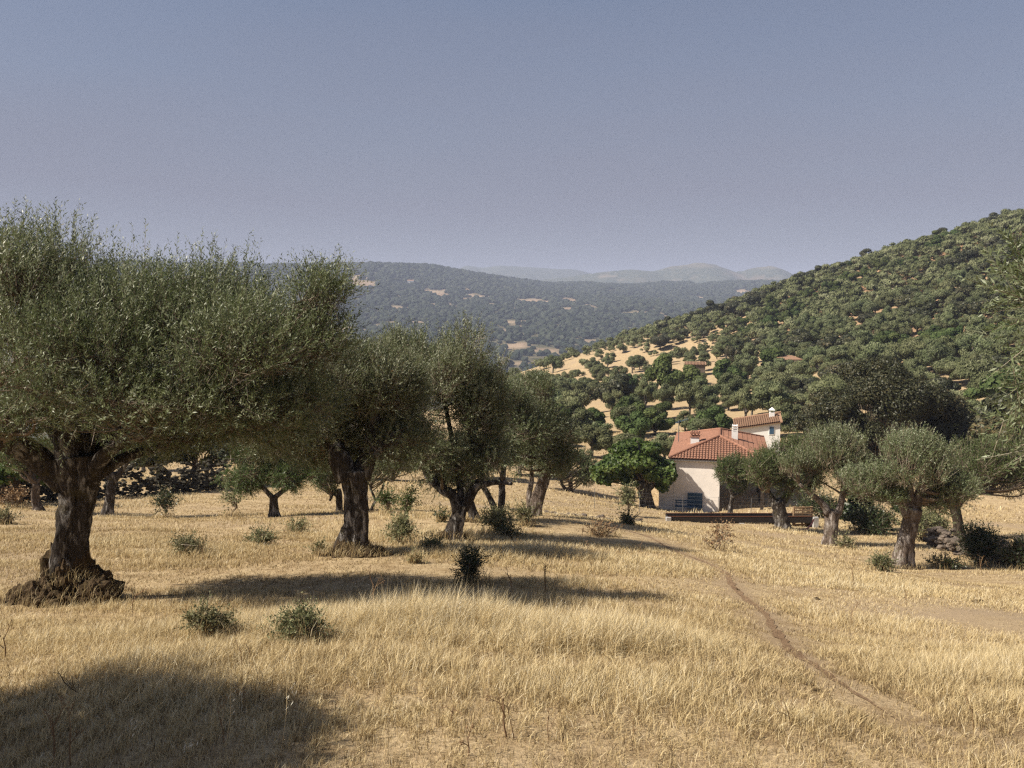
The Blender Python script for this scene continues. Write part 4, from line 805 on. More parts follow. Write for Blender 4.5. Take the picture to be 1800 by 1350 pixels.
# background trees seen through the gaps on the left
BGL = [(40, 842, 120, 80, 'olive'), (150, 838, 110, 78, 'broad'), (255, 828, 90, 66, 'olive'), (430, 835, 120, 76, 'olive'), (520, 838, 110, 74, 'oak'), (600, 842, 100, 70, 'olive'), (690, 846, 100, 70, 'olive'), (770, 846, 100, 70, 'broad'), (850, 842, 100, 74, 'olive'), (915, 838, 90, 72, 'olive'), (960, 832, 90, 66, 'oak'), (-60, 842, 120, 84, 'oak')]
BL = ['olive behind the far left stump-like trunk', 'leafy tree glimpsed between the trunks at left', 'olive closing the view beyond the dark twin-stemmed oak', 'olive behind the low drooping one', 'dark tree right behind the low drooping olive', 'olive behind the dead white limb', 'olive beyond the thin young stems',
      'leafy tree seen beneath the dome-crowned olive', 'olive beyond the curved leaning trunk', 'olive behind the thick pale trunk', 'dark tree right of the pale trunk, across the field', 'dark tree at the extreme left beyond the wall']
for i, (px, py, wp, hp, kd) in enumerate(BGL):
    hand(kd, i % 5, px, py, wp, hp, BL[i], NAM[kd][0], NAM[kd][1], None)

# ------------------------------------------------------------------ houses
def tiles(buf, O, U, Wv, L, Tl, s1, s2, w=.21, mat=0, seed=0):
    """corrugated clay tiles: O corner, U unit along eave, Wv unit up the slope; slope length Tl, top from s1 to s2"""
    rng = np.random.default_rng(seed); Nn = np.cross(U, Wv)
    if Nn[2] < 0: Nn = -Nn
    for k in range(int(L / w)):
        s_ = (k + .5) * w; tm = Tl if s1 <= s_ <= s2 else (Tl * s_ / max(s1, 1e-6) if s_ < s1 else Tl * (L - s_) / max(L - s2, 1e-6))
        t = -.06
        while t < tm - .05:
            e = min(t + .42, tm); a = np.linspace(0, math.pi, 6); r0, r1 = .105, .088; tt = .3 + .5 * rng.random()
            lo = [O + U * (s_ - math.cos(x) * r0) + Wv * t + Nn * (math.sin(x) * r0 * .8 + .03) for x in a]; hi = [O + U * (s_ - math.cos(x) * r1) + Wv * e + Nn * (math.sin(x) * r1 * .7 + .012) for x in a]
            buf.add(np.array(lo + hi), [np.array([[q, q + 1, q + 7, q + 6] for q in range(5)])], tt, mat); t += .38
def quad(buf, a, b, c, d, mat=0, tint=.5, th=.0): buf.add(np.array([a, b, c, d], float), [np.array([[0, 1, 2, 3]])], tint, mat)
def ridge_caps(buf, A, B, r=.11):
    A = np.array(A, float); B = np.array(B, float); L = np.linalg.norm(B - A); n = max(2, int(L / .4))
    for i in range(n):
        a = A + (B - A) * i / n; b = A + (B - A) * (i + 1.08) / n; tube(buf, np.array([a, (a + b) / 2, b]), [r * 1.08, r, r * .92], 8, tint=.4 + .3 * (i % 3) / 2)
def chimney(root, x, y, zr, w_, h, cap):
    b = Buf(); box(b, (x, y, zr + h / 2 - .3), (w_, w_, h + .6)); c = b.build('chimney', WHITEM, root)
    k = Buf()
    if cap == 'tile':
        box(k, (x, y, zr + h + .03), (w_ + .12, w_ + .12, .06))
        for i in (-1, 0, 1): box(k, (x + i * w_ * .38, y, zr + h + .16), (.09, w_, .20))
        box(k, (x, y, zr + h + .29), (w_ + .10, w_ + .1, .05))
        for i in range(4): tube(k, np.array([(x - w_ * .42 + i * w_ * .28, y - w_ * .6, zr + h + .33), (x - w_ * .42 + i * w_ * .28, y + w_ * .6, zr + h + .33)]), .09, 8)
        k.build('chimney_cap', TILE, c)
    elif cap == 'louvre':
        for i in range(3): box(k, (x, y, zr + h + .08 + i * .17), (w_ * .95, w_ * .95, .06))
        for sx in (-1, 1):
            for sy in (-1, 1): box(k, (x + sx * w_ * .38, y + sy * w_ * .38, zr + h + .25), (.06, .06, .5))
        k.build('chimney_cap', WHITEM, c)
    else:
        for sx in (-1, 1): box(k, (x + sx * w_ * .36, y, zr + h + .12), (.08, w_ * .8, .24))
        k.add(np.array([(x - w_ * .6, y - w_ * .6, zr + h + .24), (x + w_ * .6, y - w_ * .6, zr + h + .24), (x + w_ * .6, y + w_ * .6, zr + h + .24), (x - w_ * .6, y + w_ * .6, zr + h + .24), (x, y, zr + h + .55)]), [np.array([[3, 2, 1, 0]]), np.array([[0, 1, 4], [1, 2, 4], [2, 3, 4], [3, 0, 4]])]); k.build('chimney_cap', WHITEM, c)
eh = 3.62; W_, D_, rise, ya, yb = 6.7, 11.0, 1.02, 4.1, 7.6
hb = np.array([HPOS[0], HPOS[1], HPOS[2] - eh])
house = empty('farmhouse', hb, 'cream-pink farmhouse with a hipped terracotta tile roof and two white chimneys', 'house', rz=HA)
b = Buf(); x0, x1 = .22, 3.42
box(b, ((x0 + x1) / 2, .06 + 5.3, (eh - 1.5) / 2 - .03), (x1 - x0, 10.4, eh + 1.5)); b.build('wall', WALLM, house)
b = Buf(); box(b, (-.30, 2.45, .15), (1.02, 4.6, 3.3)); an = b.build('side_annex', WALLM, house)
b = Buf(); box(b, (-.34, 2.7, 1.84), (1.25, 4.8, .10)); b.build('annex_roof', TILEOLD, an)
b = Buf()
for yy in (.5, 4.0, 7.5, 10.6): box(b, (6.35, yy, eh / 2 - .6), (.22, .22, eh + 1.2))
box(b, (6.35, 5.5, eh - .12), (.2, 10.6, .22)); b.build('porch_frame', BARKD, house)
b = Buf(); c0 = np.array([0, 0, eh + .0]); cx = W_ / 2
tl = math.hypot(ya, rise)
A_, B_, C_, D0 = np.array([-.1, -.1, eh]), np.array([W_ + .1, -.1, eh]), np.array([W_ + .1, D_ + .1, eh]), np.array([-.1, D_ + .1, eh]); R1, R2 = np.array([cx, ya, eh + rise]), np.array([cx, yb, eh + rise])
b.add(np.array([A_, B_, C_, D0, R1, R2]), [np.array([[0, 1, 4], [2, 3, 5]]), np.array([[1, 2, 5, 4], [3, 0, 4, 5], [3, 2, 1, 0]])])
for (o, e, s1, s2, L) in ((A_, B_, cx + .1, cx + .1, W_ + .2), (D0, A_, D_ - yb + .1, D_ - ya + .1, D_ + .2), (B_, C_, ya + .1, yb + .1, D_ + .2)):
    U = nrm(e - o); top = R1 if (o is A_ or o is B_) else R2; base_pt = o + U * np.dot(top - o, U); Wv = nrm(top - base_pt); Tl = np.linalg.norm(top - base_pt); tiles(b, o + np.array([0, 0, .03]), U, Wv, L, Tl, s1, s2, seed=int(L * 10))
for a, c in ((A_, R1), (B_, R1), (R1, R2), (C_, R2), (D0, R2)): ridge_caps(b, a + np.array([0, 0, .10]), c + np.array([0, 0, .13]))
rf = b.build('roof', TILE, house); b = Buf(); box(b, (W_ / 2, -.06, eh - .06), (W_ + .1, .06, .08)); b.build('gutter', CONC, rf)
chimney(rf, 1.55, 3.9, eh + .42, .62, .62, 'tile'); chimney(rf, 4.45, 5.2, eh + .62, .45, .75, 'louvre')
b = Buf(); box(b, (1.75, .05, .62), (1.02, .06, 1.15)); sh = b.build('shutter', BLUE, house)
b = Buf(); box(b, (3.1, .04, .25), (.06, .06, 1.6), tilt=-.5); b.build('drainpipe', WHITEM, house)
# bench in front of the shutter
def lp(x, y, z): c, s = math.cos(HA), math.sin(HA); return np.array([hb[0] + x * c - y * s, hb[1] + x * s + y * c, hb[2] + z])
bz = Hs(*lp(1.1, -.9, 0)[:2]); bo = empty('garden_bench', (*lp(1.1, -.9, 0)[:2], bz), 'small blue garden bench below the shutter of the pink house', 'bench', rz=HA)
for nm, parts in (('seat', [((0, 0, .45), (1.4, .42, .05))]), ('backrest', [((0, .2, .65), (1.4, .04, .08)), ((0, .2, .82), (1.4, .04, .08))])):
    b = Buf(); [box(b, c, s_) for c, s_ in parts]; b.build(nm, BLUE, bo)
for sx in (-.62, .62):
    b = Buf(); box(b, (sx, .18, .43), (.05, .05, .86)); box(b, (sx, -.17, .22), (.05, .05, .44)); box(b, (sx, 0, .60), (.04, .4, .04)); b.build('leg', BLUE, bo)
# aerial on its mast behind the house
ap = P(1192, 812, 66); ao = empty('tv_aerial', ap, 'thin blue-grey television aerial on a mast at the left of the pink house', 'aerial')
b = Buf(); top = P(1192, 738, 66) - ap; tube(b, np.array([(0, 0, -1.2), tuple(top * np.array([0, 0, 1]))]), .03, 6); b.build('mast', STEEL, ao)
b = Buf(); tz = top[2] - .12; tube(b, np.array([(-.25, 0, tz - .12), (.75, 0, tz + .2)]), .018, 5)
for i in range(6): q = -.2 + i * .17; box(b, (q, 0, tz + .32 * (q + .25) - .1), (.018, .7 - i * .06, .018)); box(b, (q, 0, tz + .32 * (q + .25) - .1), (.016, .016, .3 if i > 3 else .1))
b.build('antenna', BLUE, ao)

# white farmhouse behind
A2 = P(1292, 753, 84); h2 = 2.7; L2 = 4.5; kk = .19; az = -.24
wb = np.array([A2[0], A2[1], A2[2] - h2]); wh = empty('farmhouse', wb, 'long low whitewashed farmhouse with weathered tile roof and a small blue window', 'house', rz=az)
b = Buf(); V = np.array([(x, y, z) for y in (.1, 2.9) for x, z in ((.1, -1.5), (L2 - .2, -1.5), (L2 - .2, h2 + kk * L2 - .08), (.1, h2 - .08))]); b.add(V, [np.array([[0, 1, 2, 3], [7, 6, 5, 4], [0, 3, 7, 4], [1, 5, 6, 2], [3, 2, 6, 7]])]); b.build('wall', WHITEM, wh)
b = Buf(); p0, p1, q0, q1 = [np.array(v, float) for v in ((-.1, -.15, h2), (L2, -.15, h2 + kk * L2), (-.1, 3.2, h2 + .42), (L2, 3.2, h2 + kk * L2 + .42))]
dn = np.array([0, 0, .1]); b.add(np.array([p0, p1, q1, q0, p0 - dn, p1 - dn, q1 - dn, q0 - dn]), [np.array([[0, 1, 2, 3], [7, 6, 5, 4], [0, 4, 5, 1], [1, 5, 6, 2], [2, 6, 7, 3], [3, 7, 4, 0]])])
U2 = nrm(p1 - p0); W2 = (q0 - p0) - U2 * np.dot(q0 - p0, U2); tiles(b, p0 + np.array([0, 0, .03]), U2, nrm(W2), L2, np.linalg.norm(W2), 0, L2, seed=3); ridge_caps(b, q0 + np.array([0, 0, .08]), q1 + np.array([0, 0, .08]))
r2 = b.build('roof', TILEOLD, wh); chimney(r2, 3.6, 2.2, h2 + kk * 3.6 + .25, .5, .5, 'hat')
b = Buf(); box(b, (3.5, .09, h2 - .12), (.55, .06, .85)); wn = b.build('window', WHITEM, wh); b = Buf(); box(b, (3.5, .055, h2 - .10), (.42, .04, .7)); b.build('shutter', BLUE, wn)

def shed(px, py, wpx, hpx, dep, name, label, wm, rm, rz, roof='mono', cat='shed', dlo=100):
    p, d = ray_ground(px, py, dlo); s = d / F; w_, h = wpx * s, hpx * s; o = empty(name, p + np.array([0, 0, 1.6 if py > 600 else .8]), label, cat, rz=rz)
    b = Buf(); box(b, (0, dep / 2, h * .35 - .6), (w_, dep, h * .7 + 1.2)); b.build('wall', wm, o)
    b = Buf()
    if roof == 'mono':
        V = np.array([(-w_ * .55, -.3, h * .72), (w_ * .55, -.3, h * .72), (w_ * .55, dep + .3, h), (-w_ * .55, dep + .3, h)]); V = np.vstack([V, V + [0, 0, .12]]); b.add(V, [np.array([[3, 2, 1, 0], [4, 5, 6, 7], [0, 1, 5, 4], [1, 2, 6, 5], [2, 3, 7, 6], [3, 0, 4, 7]])])
    else:
        p0, p1, q0, q1, p2, p3 = [np.array(v, float) for v in ((-w_ * .55, -.3, h * .7), (w_ * .55, -.3, h * .7), (-w_ * .55, dep / 2, h * 1.1), (w_ * .55, dep / 2, h * 1.1), (w_ * .55, dep + .3, h * .7), (-w_ * .55, dep + .3, h * .7))]
        b.add(np.array([p0, p1, q1, q0, p2, p3]), [np.array([[0, 1, 2, 3], [4, 5, 3, 2], [5, 4, 1, 0]]), np.array([[0, 3, 5], [1, 4, 2]])]); tiles(b, p0 + np.array([0, 0, .03]), np.array([1., 0, 0]), nrm(q0 - p0), w_ * 1.1, np.linalg.norm(q0 - p0), 0, w_ * 1.1, w=.3)
    b.build('roof', rm, o)
    b = Buf(); box(b, (-w_ * .15, -.02, h * .22), (w_ * .16, .06, h * .4)); b.build('door', DARKO, o); return o
shed(1392, 660, 34, 17, 4.0, 'shed', 'small whitewashed shed with a flat stained roof among the hillside trees', WHITEM, TILEOLD, .15)
shed(1222, 662, 34, 11, 3.0, 'barn', 'brown tile-roofed stone barn half buried in trees right of the clearing', STONE, TILEOLD, -.2, 'gable', 'barn')
shed(1590, 512, 26, 9, 3, 'stone_hut', 'ruined reddish stone hut high on the wooded hillside', STONEL, TILEOLD, .1, 'gable', 'hut')
fp_ = P(722, 494, 2150); hz_ = float(H2(np.array([fp_[0]]), np.array([fp_[1]]))[0]); o = empty('farmhouse', (fp_[0], fp_[1], hz_ + 2), 'tiny white farmhouse far off on the opposite hillside', 'house')
b = Buf(); box(b, (0, 0, 3), (15, 8, 8)); b.build('wall', WHITEM, o); b = Buf(); b.add(np.array([(-8, -4.5, 7), (8, -4.5, 7), (8, 4.5, 7), (-8, 4.5, 7), (-8, 0, 9.5), (8, 0, 9.5)]), [np.array([[0, 1, 5, 4], [2, 3, 4, 5], [3, 2, 1, 0]]), np.array([[0, 4, 3], [1, 2, 5]])]); b.build('roof', TILEOLD, o)

# ------------------------------------------------------------------ trough, pallet, hose, fence
tA = P(1172, 905, 44); tB = P(1424, 905, 44); to = empty('feed_trough', (tA[0], tA[1], Hs(tA[0], tA[1])), 'long dark feed trough carried on five pale concrete blocks in front of the pink house', 'trough')
zo = tA[2] - Hs(tA[0], tA[1]); Lt = tB[0] - tA[0]; b = Buf()
box(b, (Lt / 2, -.32, zo - .17), (Lt, .03, .34)); box(b, (Lt / 2, .32, zo - .17), (Lt, .03, .34)); box(b, (Lt / 2, 0, zo - .33), (Lt, .62, .03)); box(b, (0, 0, zo - .17), (.03, .62, .34)); box(b, (Lt, 0, zo - .17), (.03, .62, .34)); b.build('tray', RUBBER, to)
b = Buf(); tube(b, np.array([(0, -.33, zo), (Lt, -.33, zo)]), .022, 6); tube(b, np.array([(0, .33, zo), (Lt, .33, zo)]), .022, 6); b.build('rim', RUST, to)
for k, x in enumerate(np.linspace(.02, Lt + .15, 5)):
    gz = Hs(tA[0] + x, 43.6) - Hs(tA[0], tA[1]); top = zo - .02 if k in (0, 4) else zo - .36; b = Buf(); box(b, (x, -.42, (top + gz - .4) / 2), (.26, .22, top - gz + .4), jit=.012, rng=np.random.default_rng(k)); b.build('support_block', CONC, to)
    if 0 < k: b = Buf(); box(b, (x - .22, .1, (zo - .36 + gz - .3) / 2), (.2, .5, zo - .36 - gz + .3), jit=.02, rng=np.random.default_rng(k + 9)); b.build('brace_block', BARKD, to)
pp, dd = ray_ground(1410, 926); po = empty('pallet', (pp[0], pp[1], pp[2]), 'weathered wooden pallet standing on edge behind the right end of the trough', 'pallet', rz=.1)
for i in range(7):
    b = Buf(); box(b, (0, -.06, .12 + i * .15), (1.05, .025, .10), jit=.008, rng=np.random.default_rng(i)); b.build('slat', WOODP, po)
for sx in (-.48, 0, .48): b = Buf(); box(b, (sx, 0, .52), (.08, .09, 1.1)); b.build('bearer', WOODP, po)
p0, d0 = ray_ground(1404, 932); b = Buf(); tube(b, spline([(0, 0, .03), (.35, 0, .06), (.6, 0, .28), (.72, 0, .55)], 12), .035, 7); o = b.build('hose', HOSE, None, p0); tag(o, 'pinkish hose curling up to the last block of the trough', 'hose')
p0, d0 = ray_ground(1395, 924); b = Buf(); V = np.array([(-.3, 0, .42), (.32, 0, .42), (0.02, 0, .0), (-.3, .25, .42), (.32, .25, .42), (.02, .25, 0)]); b.add(V, [np.array([[0, 2, 1], [3, 4, 5]]), np.array([[0, 1, 4, 3], [1, 2, 5, 4], [2, 0, 3, 5]])]); b.add(V * .0 + V * np.array([1.1, .5, .12]) + np.array([0, -.05, .38]), [np.array([[0, 2, 1], [3, 4, 5]]), np.array([[0, 1, 4, 3], [1, 2, 5, 4], [2, 0, 3, 5]])]); tag(b.build('feed_hopper', WHITEM, None, p0), 'small pale funnel-shaped hopper under the right end of the trough', 'hopper')
FP = [(1045, 900, 50), (1124, 897, 50), (1200, 902, 50), (1262, 903, 50), (1320, 900, 52), (1400, 905, 54)]
fo = ground_at(1045, 50); fe = empty('wire_fence', fo, 'thin wire fence on slender metal posts running in front of the pink house', 'fence'); tops = []
for (px, py, d) in FP:
    g_ = ground_at(px, d) - fo; b = Buf(); tube(b, np.array([g_ + [0, 0, -.3], g_ + [0, 0, 1.25]]), .016, 5); b.build('post', STEEL, fe); tops.append(g_)
b = Buf()
for h in (.25, .5, .75, 1.0, 1.2): tube(b, np.array([t_ + [0, 0, h] for t_ in tops]), .0035, 4)
b.build('wires', STEEL, fe)

# ------------------------------------------------------------------ dry stone walls
def stone_wall(name, label, pts, h, th, seed, mat=STONE, size=.28):
    rng = np.random.default_rng(seed); q = np.array([ray_ground(a, c)[0] if len(r) == 0 else ground_at(a, r[0]) for a, c, *r in pts]); o = q[0].copy(); path = spline(q, 60); b = Buf()
    L = np.linalg.norm(np.diff(path[:, :2], axis=0), axis=1).sum(); n = int(L * h / (size * size * .42))
    for k in range(n):
        t = rng.random() * 58.9; i = int(t); p = path[i] * (1 - t % 1) + path[i + 1] * (t % 1); z = rng.random() * h * (.85 + .3 * math.sin(t)); s = size * rng.uniform(.5, 1.1)
        off = rng.uniform(-.5, .5, 2) * th * (1 - .35 * z / h); lump(b, (p[0] + off[0] - o[0], p[1] + off[1] - o[1], Hs(p[0], p[1]) + z - o[2]), (s * .75, s * .6, s * .42), int(rng.integers(999)), .55, 1.2, 1, 0)
    return tag(b.build(name, mat, None, o), label, 'wall')
stone_wall('stone_wall', 'dark shaded dry stone wall behind the nearest olive trunk on the left', [(-80, 0, 34), (60, 0, 36), (200, 0, 39), (320, 0, 43), (400, 0, 47)], 1.45, .7, 3, STONE_SHADE, .17)
stone_wall('stone_wall', 'tumbled dry stone wall overgrown with brambles at the right edge', [(1640, 0, 34), (1690, 0, 31), (1745, 0, 28.5), (1830, 0, 27), (1930, 0, 26)], .8, .7, 4, STONE, .22)
stone_wall('terrace_bank', 'low dark stone terrace edge crossing the open field beyond the pale trunk', [(900, 0, 31), (960, 0, 31.5), (1060, 0, 33), (1130, 0, 36)], .18, .16, 5, STONE, .20)

# ------------------------------------------------------------------ shrubs and saplings
def shrub(label, px, py, wpx, hpx, mat=SHRUBM, n=260, kind='shrub', seed=0, ll=None, stem=False, name='shrub', nl=7, cat='shrub', d=None, lean=0):
    p, dd = (ground_at(px, d), d) if d else ray_ground(px, py); s = dd / F; rng = np.random.default_rng(seed + int(px)); r, h = wpx * s / 2, hpx * s
    SHR.append((p[0], p[1], r, dd)) if dd < 34 else None
    o = empty(name, p, label, cat); ll = ll or max(.035, dd * .0034); st, lf = Buf(), Buf(); cz = h * .5 if not stem else h * .68; rz = h * .5 if not stem else h * .34; lob = []
    for i in range(nl):
        a = rng.uniform(0, 6.28); q = rng.random() ** .6 * .62; lob.append((np.array([math.cos(a) * q * r, math.sin(a) * q * r, cz + rng.uniform(-.5, .75) * rz * (1.15 - q)]), np.array([r, r, rz]) * rng.uniform(.12, .46)))
    for c, _r in lob: tube(st, limb_path(rng, (0, 0, -.05) if not stem else (lean * h, 0, h * .4), c, 6), np.linspace(max(.008, dd * .0007), .003 * max(1, dd / 9), 6), 4, cap=False, tint=.3 + .5 * rng.random())
    if stem: tube(st, spline([(0, 0, -.1), (lean * h * .3 + rng.normal(0, .03), 0, h * .2), (lean * h, 0, h * .45)], 7), max(.012, dd * .0011), 6, cap=False, tint=.3)
    P0, dr, idx = sample_lobes(rng, lob, (n := int(n * .78)), .35); D = nrm(dr + np.array([0, 0, .5]) + rng.normal(0, .4, (n, 3)))
    shoots(lf, rng, P0, D, rng.uniform(.5, 1.7, n) ** 1.5 * ll * 3.0, 8, ll, ll * (.5 if kind == 'shrub' else .3), twigs=(st, .0018 * max(1, dd / 8)), splay=.95)
    st.build('stems', TWIG, o); lf.build('foliage', mat, o); return o
shrub('dark glossy bush standing alone beside the large shadow in mid field', 830, 1028, 62, 66, DARKSHRUB, 520, seed=1, nl=11)
shrub('low straggly bush in the grass right of the nearest root mound', 372, 1124, 82, 58, SHRUBM, 380, seed=2, nl=9)
shrub('low straggly bush at the near edge of the large shadow', 520, 1132, 98, 62, SHRUBM, 420, seed=3, nl=10)
shrub('grey-brown rounded bush in the sunny grass behind the nearest trunk', 332, 978, 70, 36, SHRUBM, 340, seed=4, nl=9)
shrub('small spiky green tuft between the grey-brown bush and the second trunk', 457, 960, 44, 26, SHRUBM, 170, seed=5)
shrub('leafy green bush just right of the second flared trunk', 700, 958, 56, 50, SHRUBM, 340, seed=6, nl=9)
shrub('small spreading olive sucker in front of the forked olive', 761, 972, 38, 24, SHRUBM, 180, seed=7)
shrub('tuft of green suckers under the slim two-stemmed olive', 880, 940, 62, 46, SHRUBM, 420, seed=8, nl=9)
shrub('dark low bush at the right foot of the two-stemmed olive', 893, 946, 40, 16, DARKSHRUB, 120, seed=9)
shrub('slender sapling with a leafy top beside the second trunk', 716, 945, 30, 96, OLIVE_GREEN, 150, seed=10, stem=True, name='sapling', cat='sapling', d=19)
shrub('small sapling with a round green head behind the second trunk', 681, 912, 32, 44, OLIVE_GREEN, 150, seed=11, stem=True, name='sapling', cat='sapling', d=25)
shrub('small dark spiky sapling in the shade by the left stone wall', 290, 900, 34, 44, DARKSHRUB, 150, seed=12, stem=True, name='sapling', cat='sapling', d=29)
shrub('wiry leaning sapling left of the low drooping olive', 405, 905, 36, 42, SHRUBM, 60, seed=13, stem=True, name='sapling', cat='sapling', d=29, lean=.3)
shrub('thin-leaved sapling left of the fig tree trunk', 1104, 905, 34, 52, SHRUBM, 200, seed=14, stem=True, name='sapling', cat='sapling', d=45)
shrub('small green bush at the foot of the sapling by the fig tree', 1102, 922, 24, 16, DARKSHRUB, 110, seed=15)
shrub('dark round little bush left of the forked olive trunk', 775, 918, 16, 14, DARKSHRUB, 80, seed=16)
shrub('pale sucker growth at the foot of the thick pale trunk', 922, 925, 38, 30, SHRUBM, 150, seed=17)
shrub('yellow-green suckers left of the right-hand gnarled trunk', 1548, 1004, 42, 28, SHRUBM, 200, seed=18)
shrub('dark weeds right of the gnarled trunk at the foot of the wall', 1655, 1000, 60, 22, DARKSHRUB, 160, seed=19)
shrub('small weedy bush at the left edge of the field', 8, 922, 26, 20, SHRUBM, 110, seed=20)
shrub('little green clump in the grass left of the second trunk', 522, 935, 36, 14, SHRUBM, 100, seed=21)
shrub('small bushy sprig right beside the roots of the second trunk', 560, 975, 18, 20, SHRUBM, 60, seed=22)
shrub('green spiky tuft in the shadow right of the second trunk', 727, 990, 22, 16, SHRUBM, 60, seed=23)
shrub('grey-green shoots by the foot of the V-forked olive', 1490, 965, 30, 18, SHRUBM, 90, seed=24)
shrub('dense dark bramble covering the stone wall at the right', 1722, 1004, 70, 76, DARKSHRUB, 900, seed=25, nl=14, name='bramble_thicket', cat='bramble', d=27.5)
shrub('dark bramble at the extreme right end of the stone wall', 1800, 1010, 90, 56, DARKSHRUB, 800, seed=26, nl=14, name='bramble_thicket', cat='bramble', d=25.5)
shrub('dark bramble hedge below the leafy tree behind the V-forked olive', 1530, 940, 100, 40, DARKSHRUB, 900, seed=27, nl=16, name='bramble_thicket', cat='bramble', d=40)
shrub('brownish bramble hedge between the right-hand gnarled trunk and the wall', 1620, 950, 90, 60, SHRUBM, 700, seed=28, nl=16, name='bramble_thicket', cat='bramble', d=37)
shrub('bramble bank behind the pallet and the trough', 1440, 900, 90, 36, DARKSHRUB, 600, seed=29, nl=14, name='bramble_thicket', cat='bramble', d=52)
shrub('bare brown twiggy weed on a thin stalk in the open grass right of the track', 1262, 968, 70, 42, DRYBROWN, 90, seed=30, name='dry_weed', cat='weed')
shrub('low rusty weed patch with dark seed heads in mid field', 1060, 942, 60, 18, DRYBROWN, 130, seed=31, name='dry_weed', cat='weed')
shrub('dry brown weeds in the dark left of the nearest trunk', 25, 888, 50, 40, DRYBROWN, 120, seed=32, name='dry_weed', cat='weed', d=31)

# dry stalks and wild oats near the camera
def stalk(label, px, py, h, seed, forks=3, thick=.0045, heads=True):
    p, dd = ray_ground(px, py); rng = np.random.default_rng(seed); b = Buf()
    def grow(a, d_, L, r, k):
        e = a + d_ * L; m = (a + e) / 2 + rng.normal(0, .04, 3) * L; tube(b, spline([a, m, e], 6), np.linspace(r, r * .55, 6) * 1.3 * max(1, dd / 9), 5, cap=False, tint=.3 + .5 * rng.random())
        if k > 0:
            for j in range(2 if k > 1 else 3): grow(a + (e - a) * rng.uniform(.45, 1), nrm(d_ + rng.normal(0, .55, 3) * [1, .6, .7]), L * rng.uniform(.35, .6), r * .6, k - 1)
        elif heads: lump(b, e, (r * 3.2, r * 3.2, r * 4.5), int(rng.integers(99)), .5, 2, 1, tint=.7)
    grow(np.array([0, 0, -.03]), nrm(np.array([rng.normal(0, .12), 0, 1.0])), h * .62, thick, forks)
    return tag(b.build('dry_stalk', DRYBROWN, None, p), label, 'weed')
stalk('rust-brown branched dry stalk nearest the lower left corner', 92, 1345, .42, 1); stalk('rust-brown dry stalk just right of the one in the lower left corner', 125, 1348, .34, 2, 3)
stalk('forked dry thistle stalk in the foreground left of centre bottom', 893, 1300, .36, 5, 3, .005); stalk('thin dry stalk standing in the large shadow', 650, 1075, .55, 6, 3, .006)
stalk('dry forked twig at the right rim of the large shadow', 958, 1048, .5, 7, 2, .008, False); stalk('slim dry stalk right of the dark glossy bush', 905, 1045, .45, 8, 3, .006)
stalk('tall thin dry weed in the grass below the right-hand gnarled trunk', 1500, 1035, .5, 9, 3, .006); stalk('small dry stalk on the right beside the bramble', 1725, 1010, .8, 10, 3, .003, False)
stalk('small prickly stalk in the grass left of the bottom centre', 822, 1330, .2, 11, 2, .004); stalk('short rusty stalk at the left edge of the grass', 8, 1160, .35, 12, 2, .005)
stalk('bare stalk near the foot of the nearest root mound', 233, 1078, .4, 13, 2, .005)
SCAT = np.random.default_rng(321); WZ = [('in the bright tall grass at the centre', 560, 1180, 1120, 1320, .30), ('beyond the large shadow, between the shrubs', 300, 1100, 940, 1000, .5), ('in the short grass right of the track', 1380, 1760, 1040, 1300, .35), ('in the left foreground', 20, 520, 1130, 1340, .30), ('in the grass left of the long trough', 900, 1140, 930, 985, .5)]
for zl, xa, xb, ya_, yb_, hh in WZ:
    for q_ in range(5):
        o_w = stalk('thin dry brown weed stalk ' + zl, SCAT.uniform(xa, xb), SCAT.uniform(ya_, yb_), hh * SCAT.uniform(.6, 1.15), 100 + int(xa) + q_, int(SCAT.integers(2, 4)), .0028); o_w['group'] = 'dry weed stalks ' + zl
def oats(label, px, py, h, seed, n=10):
    p, dd = ray_ground(px, py); rng = np.random.default_rng(seed); b = Buf(); top = np.array([h * .12, 0, h]); path = spline([(0, 0, 0), tuple(top * .6 + [.01, 0, 0]), tuple(top), tuple(top + [.05, 0, -.01])], 12); tube(b, path, .0014, 4, cap=False, tint=.7)
    for i in range(n):
        a = path[5 + i % 7]; o_ = a + np.array([rng.uniform(.0, .035), rng.normal(0, .01), -rng.uniform(.0, .03)]); e = o_ + nrm(np.array([-.5 + rng.normal(0, .2), rng.normal(0, .2), -.7])) * .026; w_ = np.array([.0032, 0, .002]); tube(b, np.array([a, o_]), .0006, 3, cap=False)
        b.add(np.array([o_, (o_ + e) / 2 + w_, e, (o_ + e) / 2 - w_]), [np.array([[0, 1, 2, 3]])], 1.0)
    return tag(b.build('wild_oat', OATM, None, p), label, 'wild oat', 'wild oat stems in the foreground')
OATM = leaf_mat('oat_husk', [(0, (.45, .36, .2)), (.7, (.62, .52, .33)), (1, (.85, .80, .66))], .4, .6, 0)
for i, (a, c, h, l_) in enumerate([(395, 1330, .36, 'wild oat stem with pale husks in the dark lower left shade'), (492, 1335, .40, 'wild oat stem with pale husks, rightmost in the lower left shade'), (222, 1330, .2, 'short wild oat sprig left of the tall ones'), (322, 1348, .14, 'wild oat sprig at the bottom edge, left part'),
                                   (790, 1175, .5, 'wild oat head against the large shadow, left one'), (965, 1160, .5, 'wild oat head against the large shadow, right one')]): oats(l_, a, c, h, 40 + i)

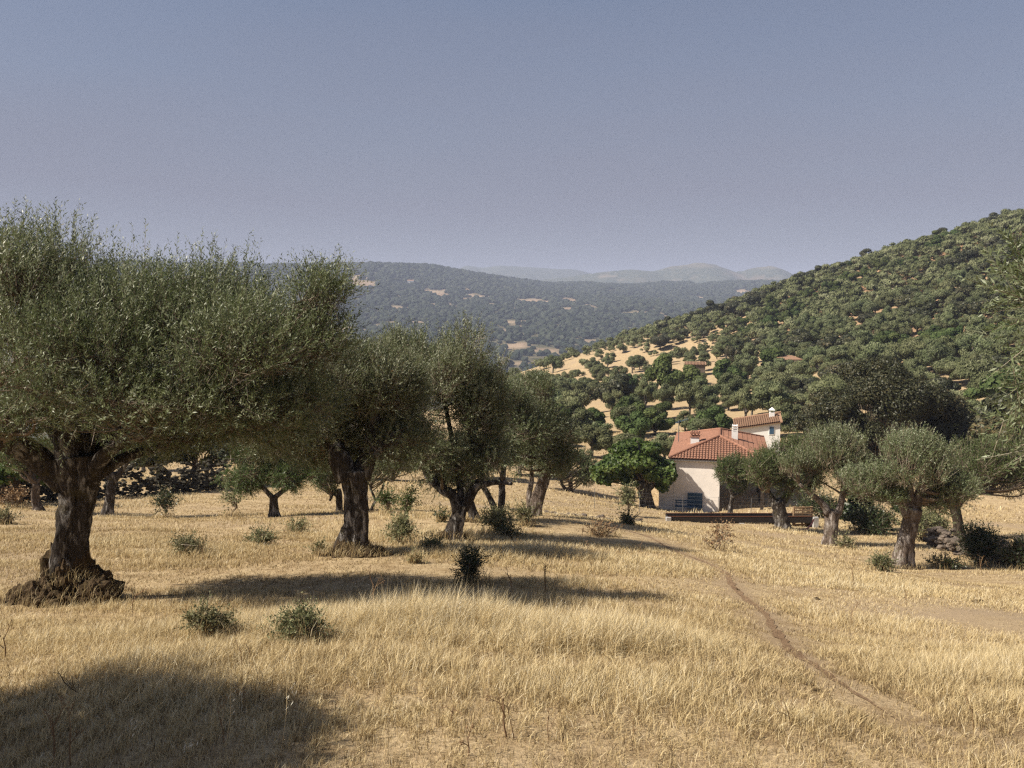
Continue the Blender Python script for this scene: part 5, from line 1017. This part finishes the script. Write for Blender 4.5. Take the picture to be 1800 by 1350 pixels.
# clods and stones on the trodden ground
rng = np.random.default_rng(9)
CL = [(1425, 1206, 9, 'dark earth clod on the left rim of the track'), (1437, 1216, 8, 'dark stone in the middle of the track'), (1440, 1055, 8, 'reddish stump-like clod in the dry grass right of the track'), (1150, 1108, 9, 'dark dung pile in the grass left of the track'), (1725, 1060, 16, 'long dark root lying at the right edge'), (1630, 1042, 6, 'small stone on the worn patch at the right'),
      (1477, 1020, 5, 'small dark stone on the worn ground below the V-forked olive'), (1298, 1038, 5, 'small dark stone right beside the track bend'), (1530, 1130, 7, 'pair-like clod in the grass at right centre'), (1655, 1052, 5, 'little dark clod right of the small stone'), (1385, 1012, 5, 'small dark clod below the trough')]
for i, (a, c, wpx, l_) in enumerate(CL):
    p, dd = ray_ground(a, c); s = dd / F; b = Buf()
    for k in range(4): lump(b, (rng.normal(0, wpx * s * .3), rng.normal(0, wpx * s * .3), .0 + k * .004), (wpx * s * .42, wpx * s * .35, wpx * s * .25), i * 5 + k, .6, 1.6, 2)
    tag(b.build('earth_clod', ROOTM, None, p), l_, 'clod')
# fallen dark branch in the left shade
p, dd = ray_ground(135, 1225); b = Buf(); tube(b, spline([(-.14, .05, .15), (-.06, 0, .08), (.03, 0, .02), (.1, 0, .01)], 8), np.linspace(.002, .005, 8), 5)
for k in range(5): tube(b, spline([(-.08 + k * .03, 0, .1 - k * .02), (-.12 + k * .03, .03, .14 - k * .03), (-.16 + k * .04, .03, .15 - k * .02)], 5), .0016, 4)
tag(b.build('fallen_branch', BARKD, None, p), 'fallen dark twig lying in the lower left shade', 'branch')

# ------------------------------------------------------------------ grass over the field and round the foot of every shrub
grass('grass', [(520000, 2.6, 9, 1.0, 1, .165, .0024), (430000, 8.5, 20, 1.0, 2, .17, .0052), (330000, 19, 55, 1.0, 3, .14, .011), (90000, 50, 110, 1.2, 4, .24, .055)], 'dry golden grass covering the sloping field')

# ------------------------------------------------------------------ haze
HZ = True
if HZ:
    b = Buf(); box(b, (0, 3400, -10), (9000, 7400, 510)); hm = bpy.data.materials.new('haze_air'); hm.use_nodes = True; t = hm.node_tree; t.nodes.clear()
    out = N(t, 'ShaderNodeOutputMaterial'); v = N(t, 'ShaderNodeVolumePrincipled'); v.inputs['Density'].default_value = 0.00019; v.inputs['Color'].default_value = (.68, .76, 1.0, 1); v.inputs['Anisotropy'].default_value = .0
    t.links.new(v.outputs[0], out.inputs['Volume']); o = b.build('haze', hm); tag(o, kind='stuff')
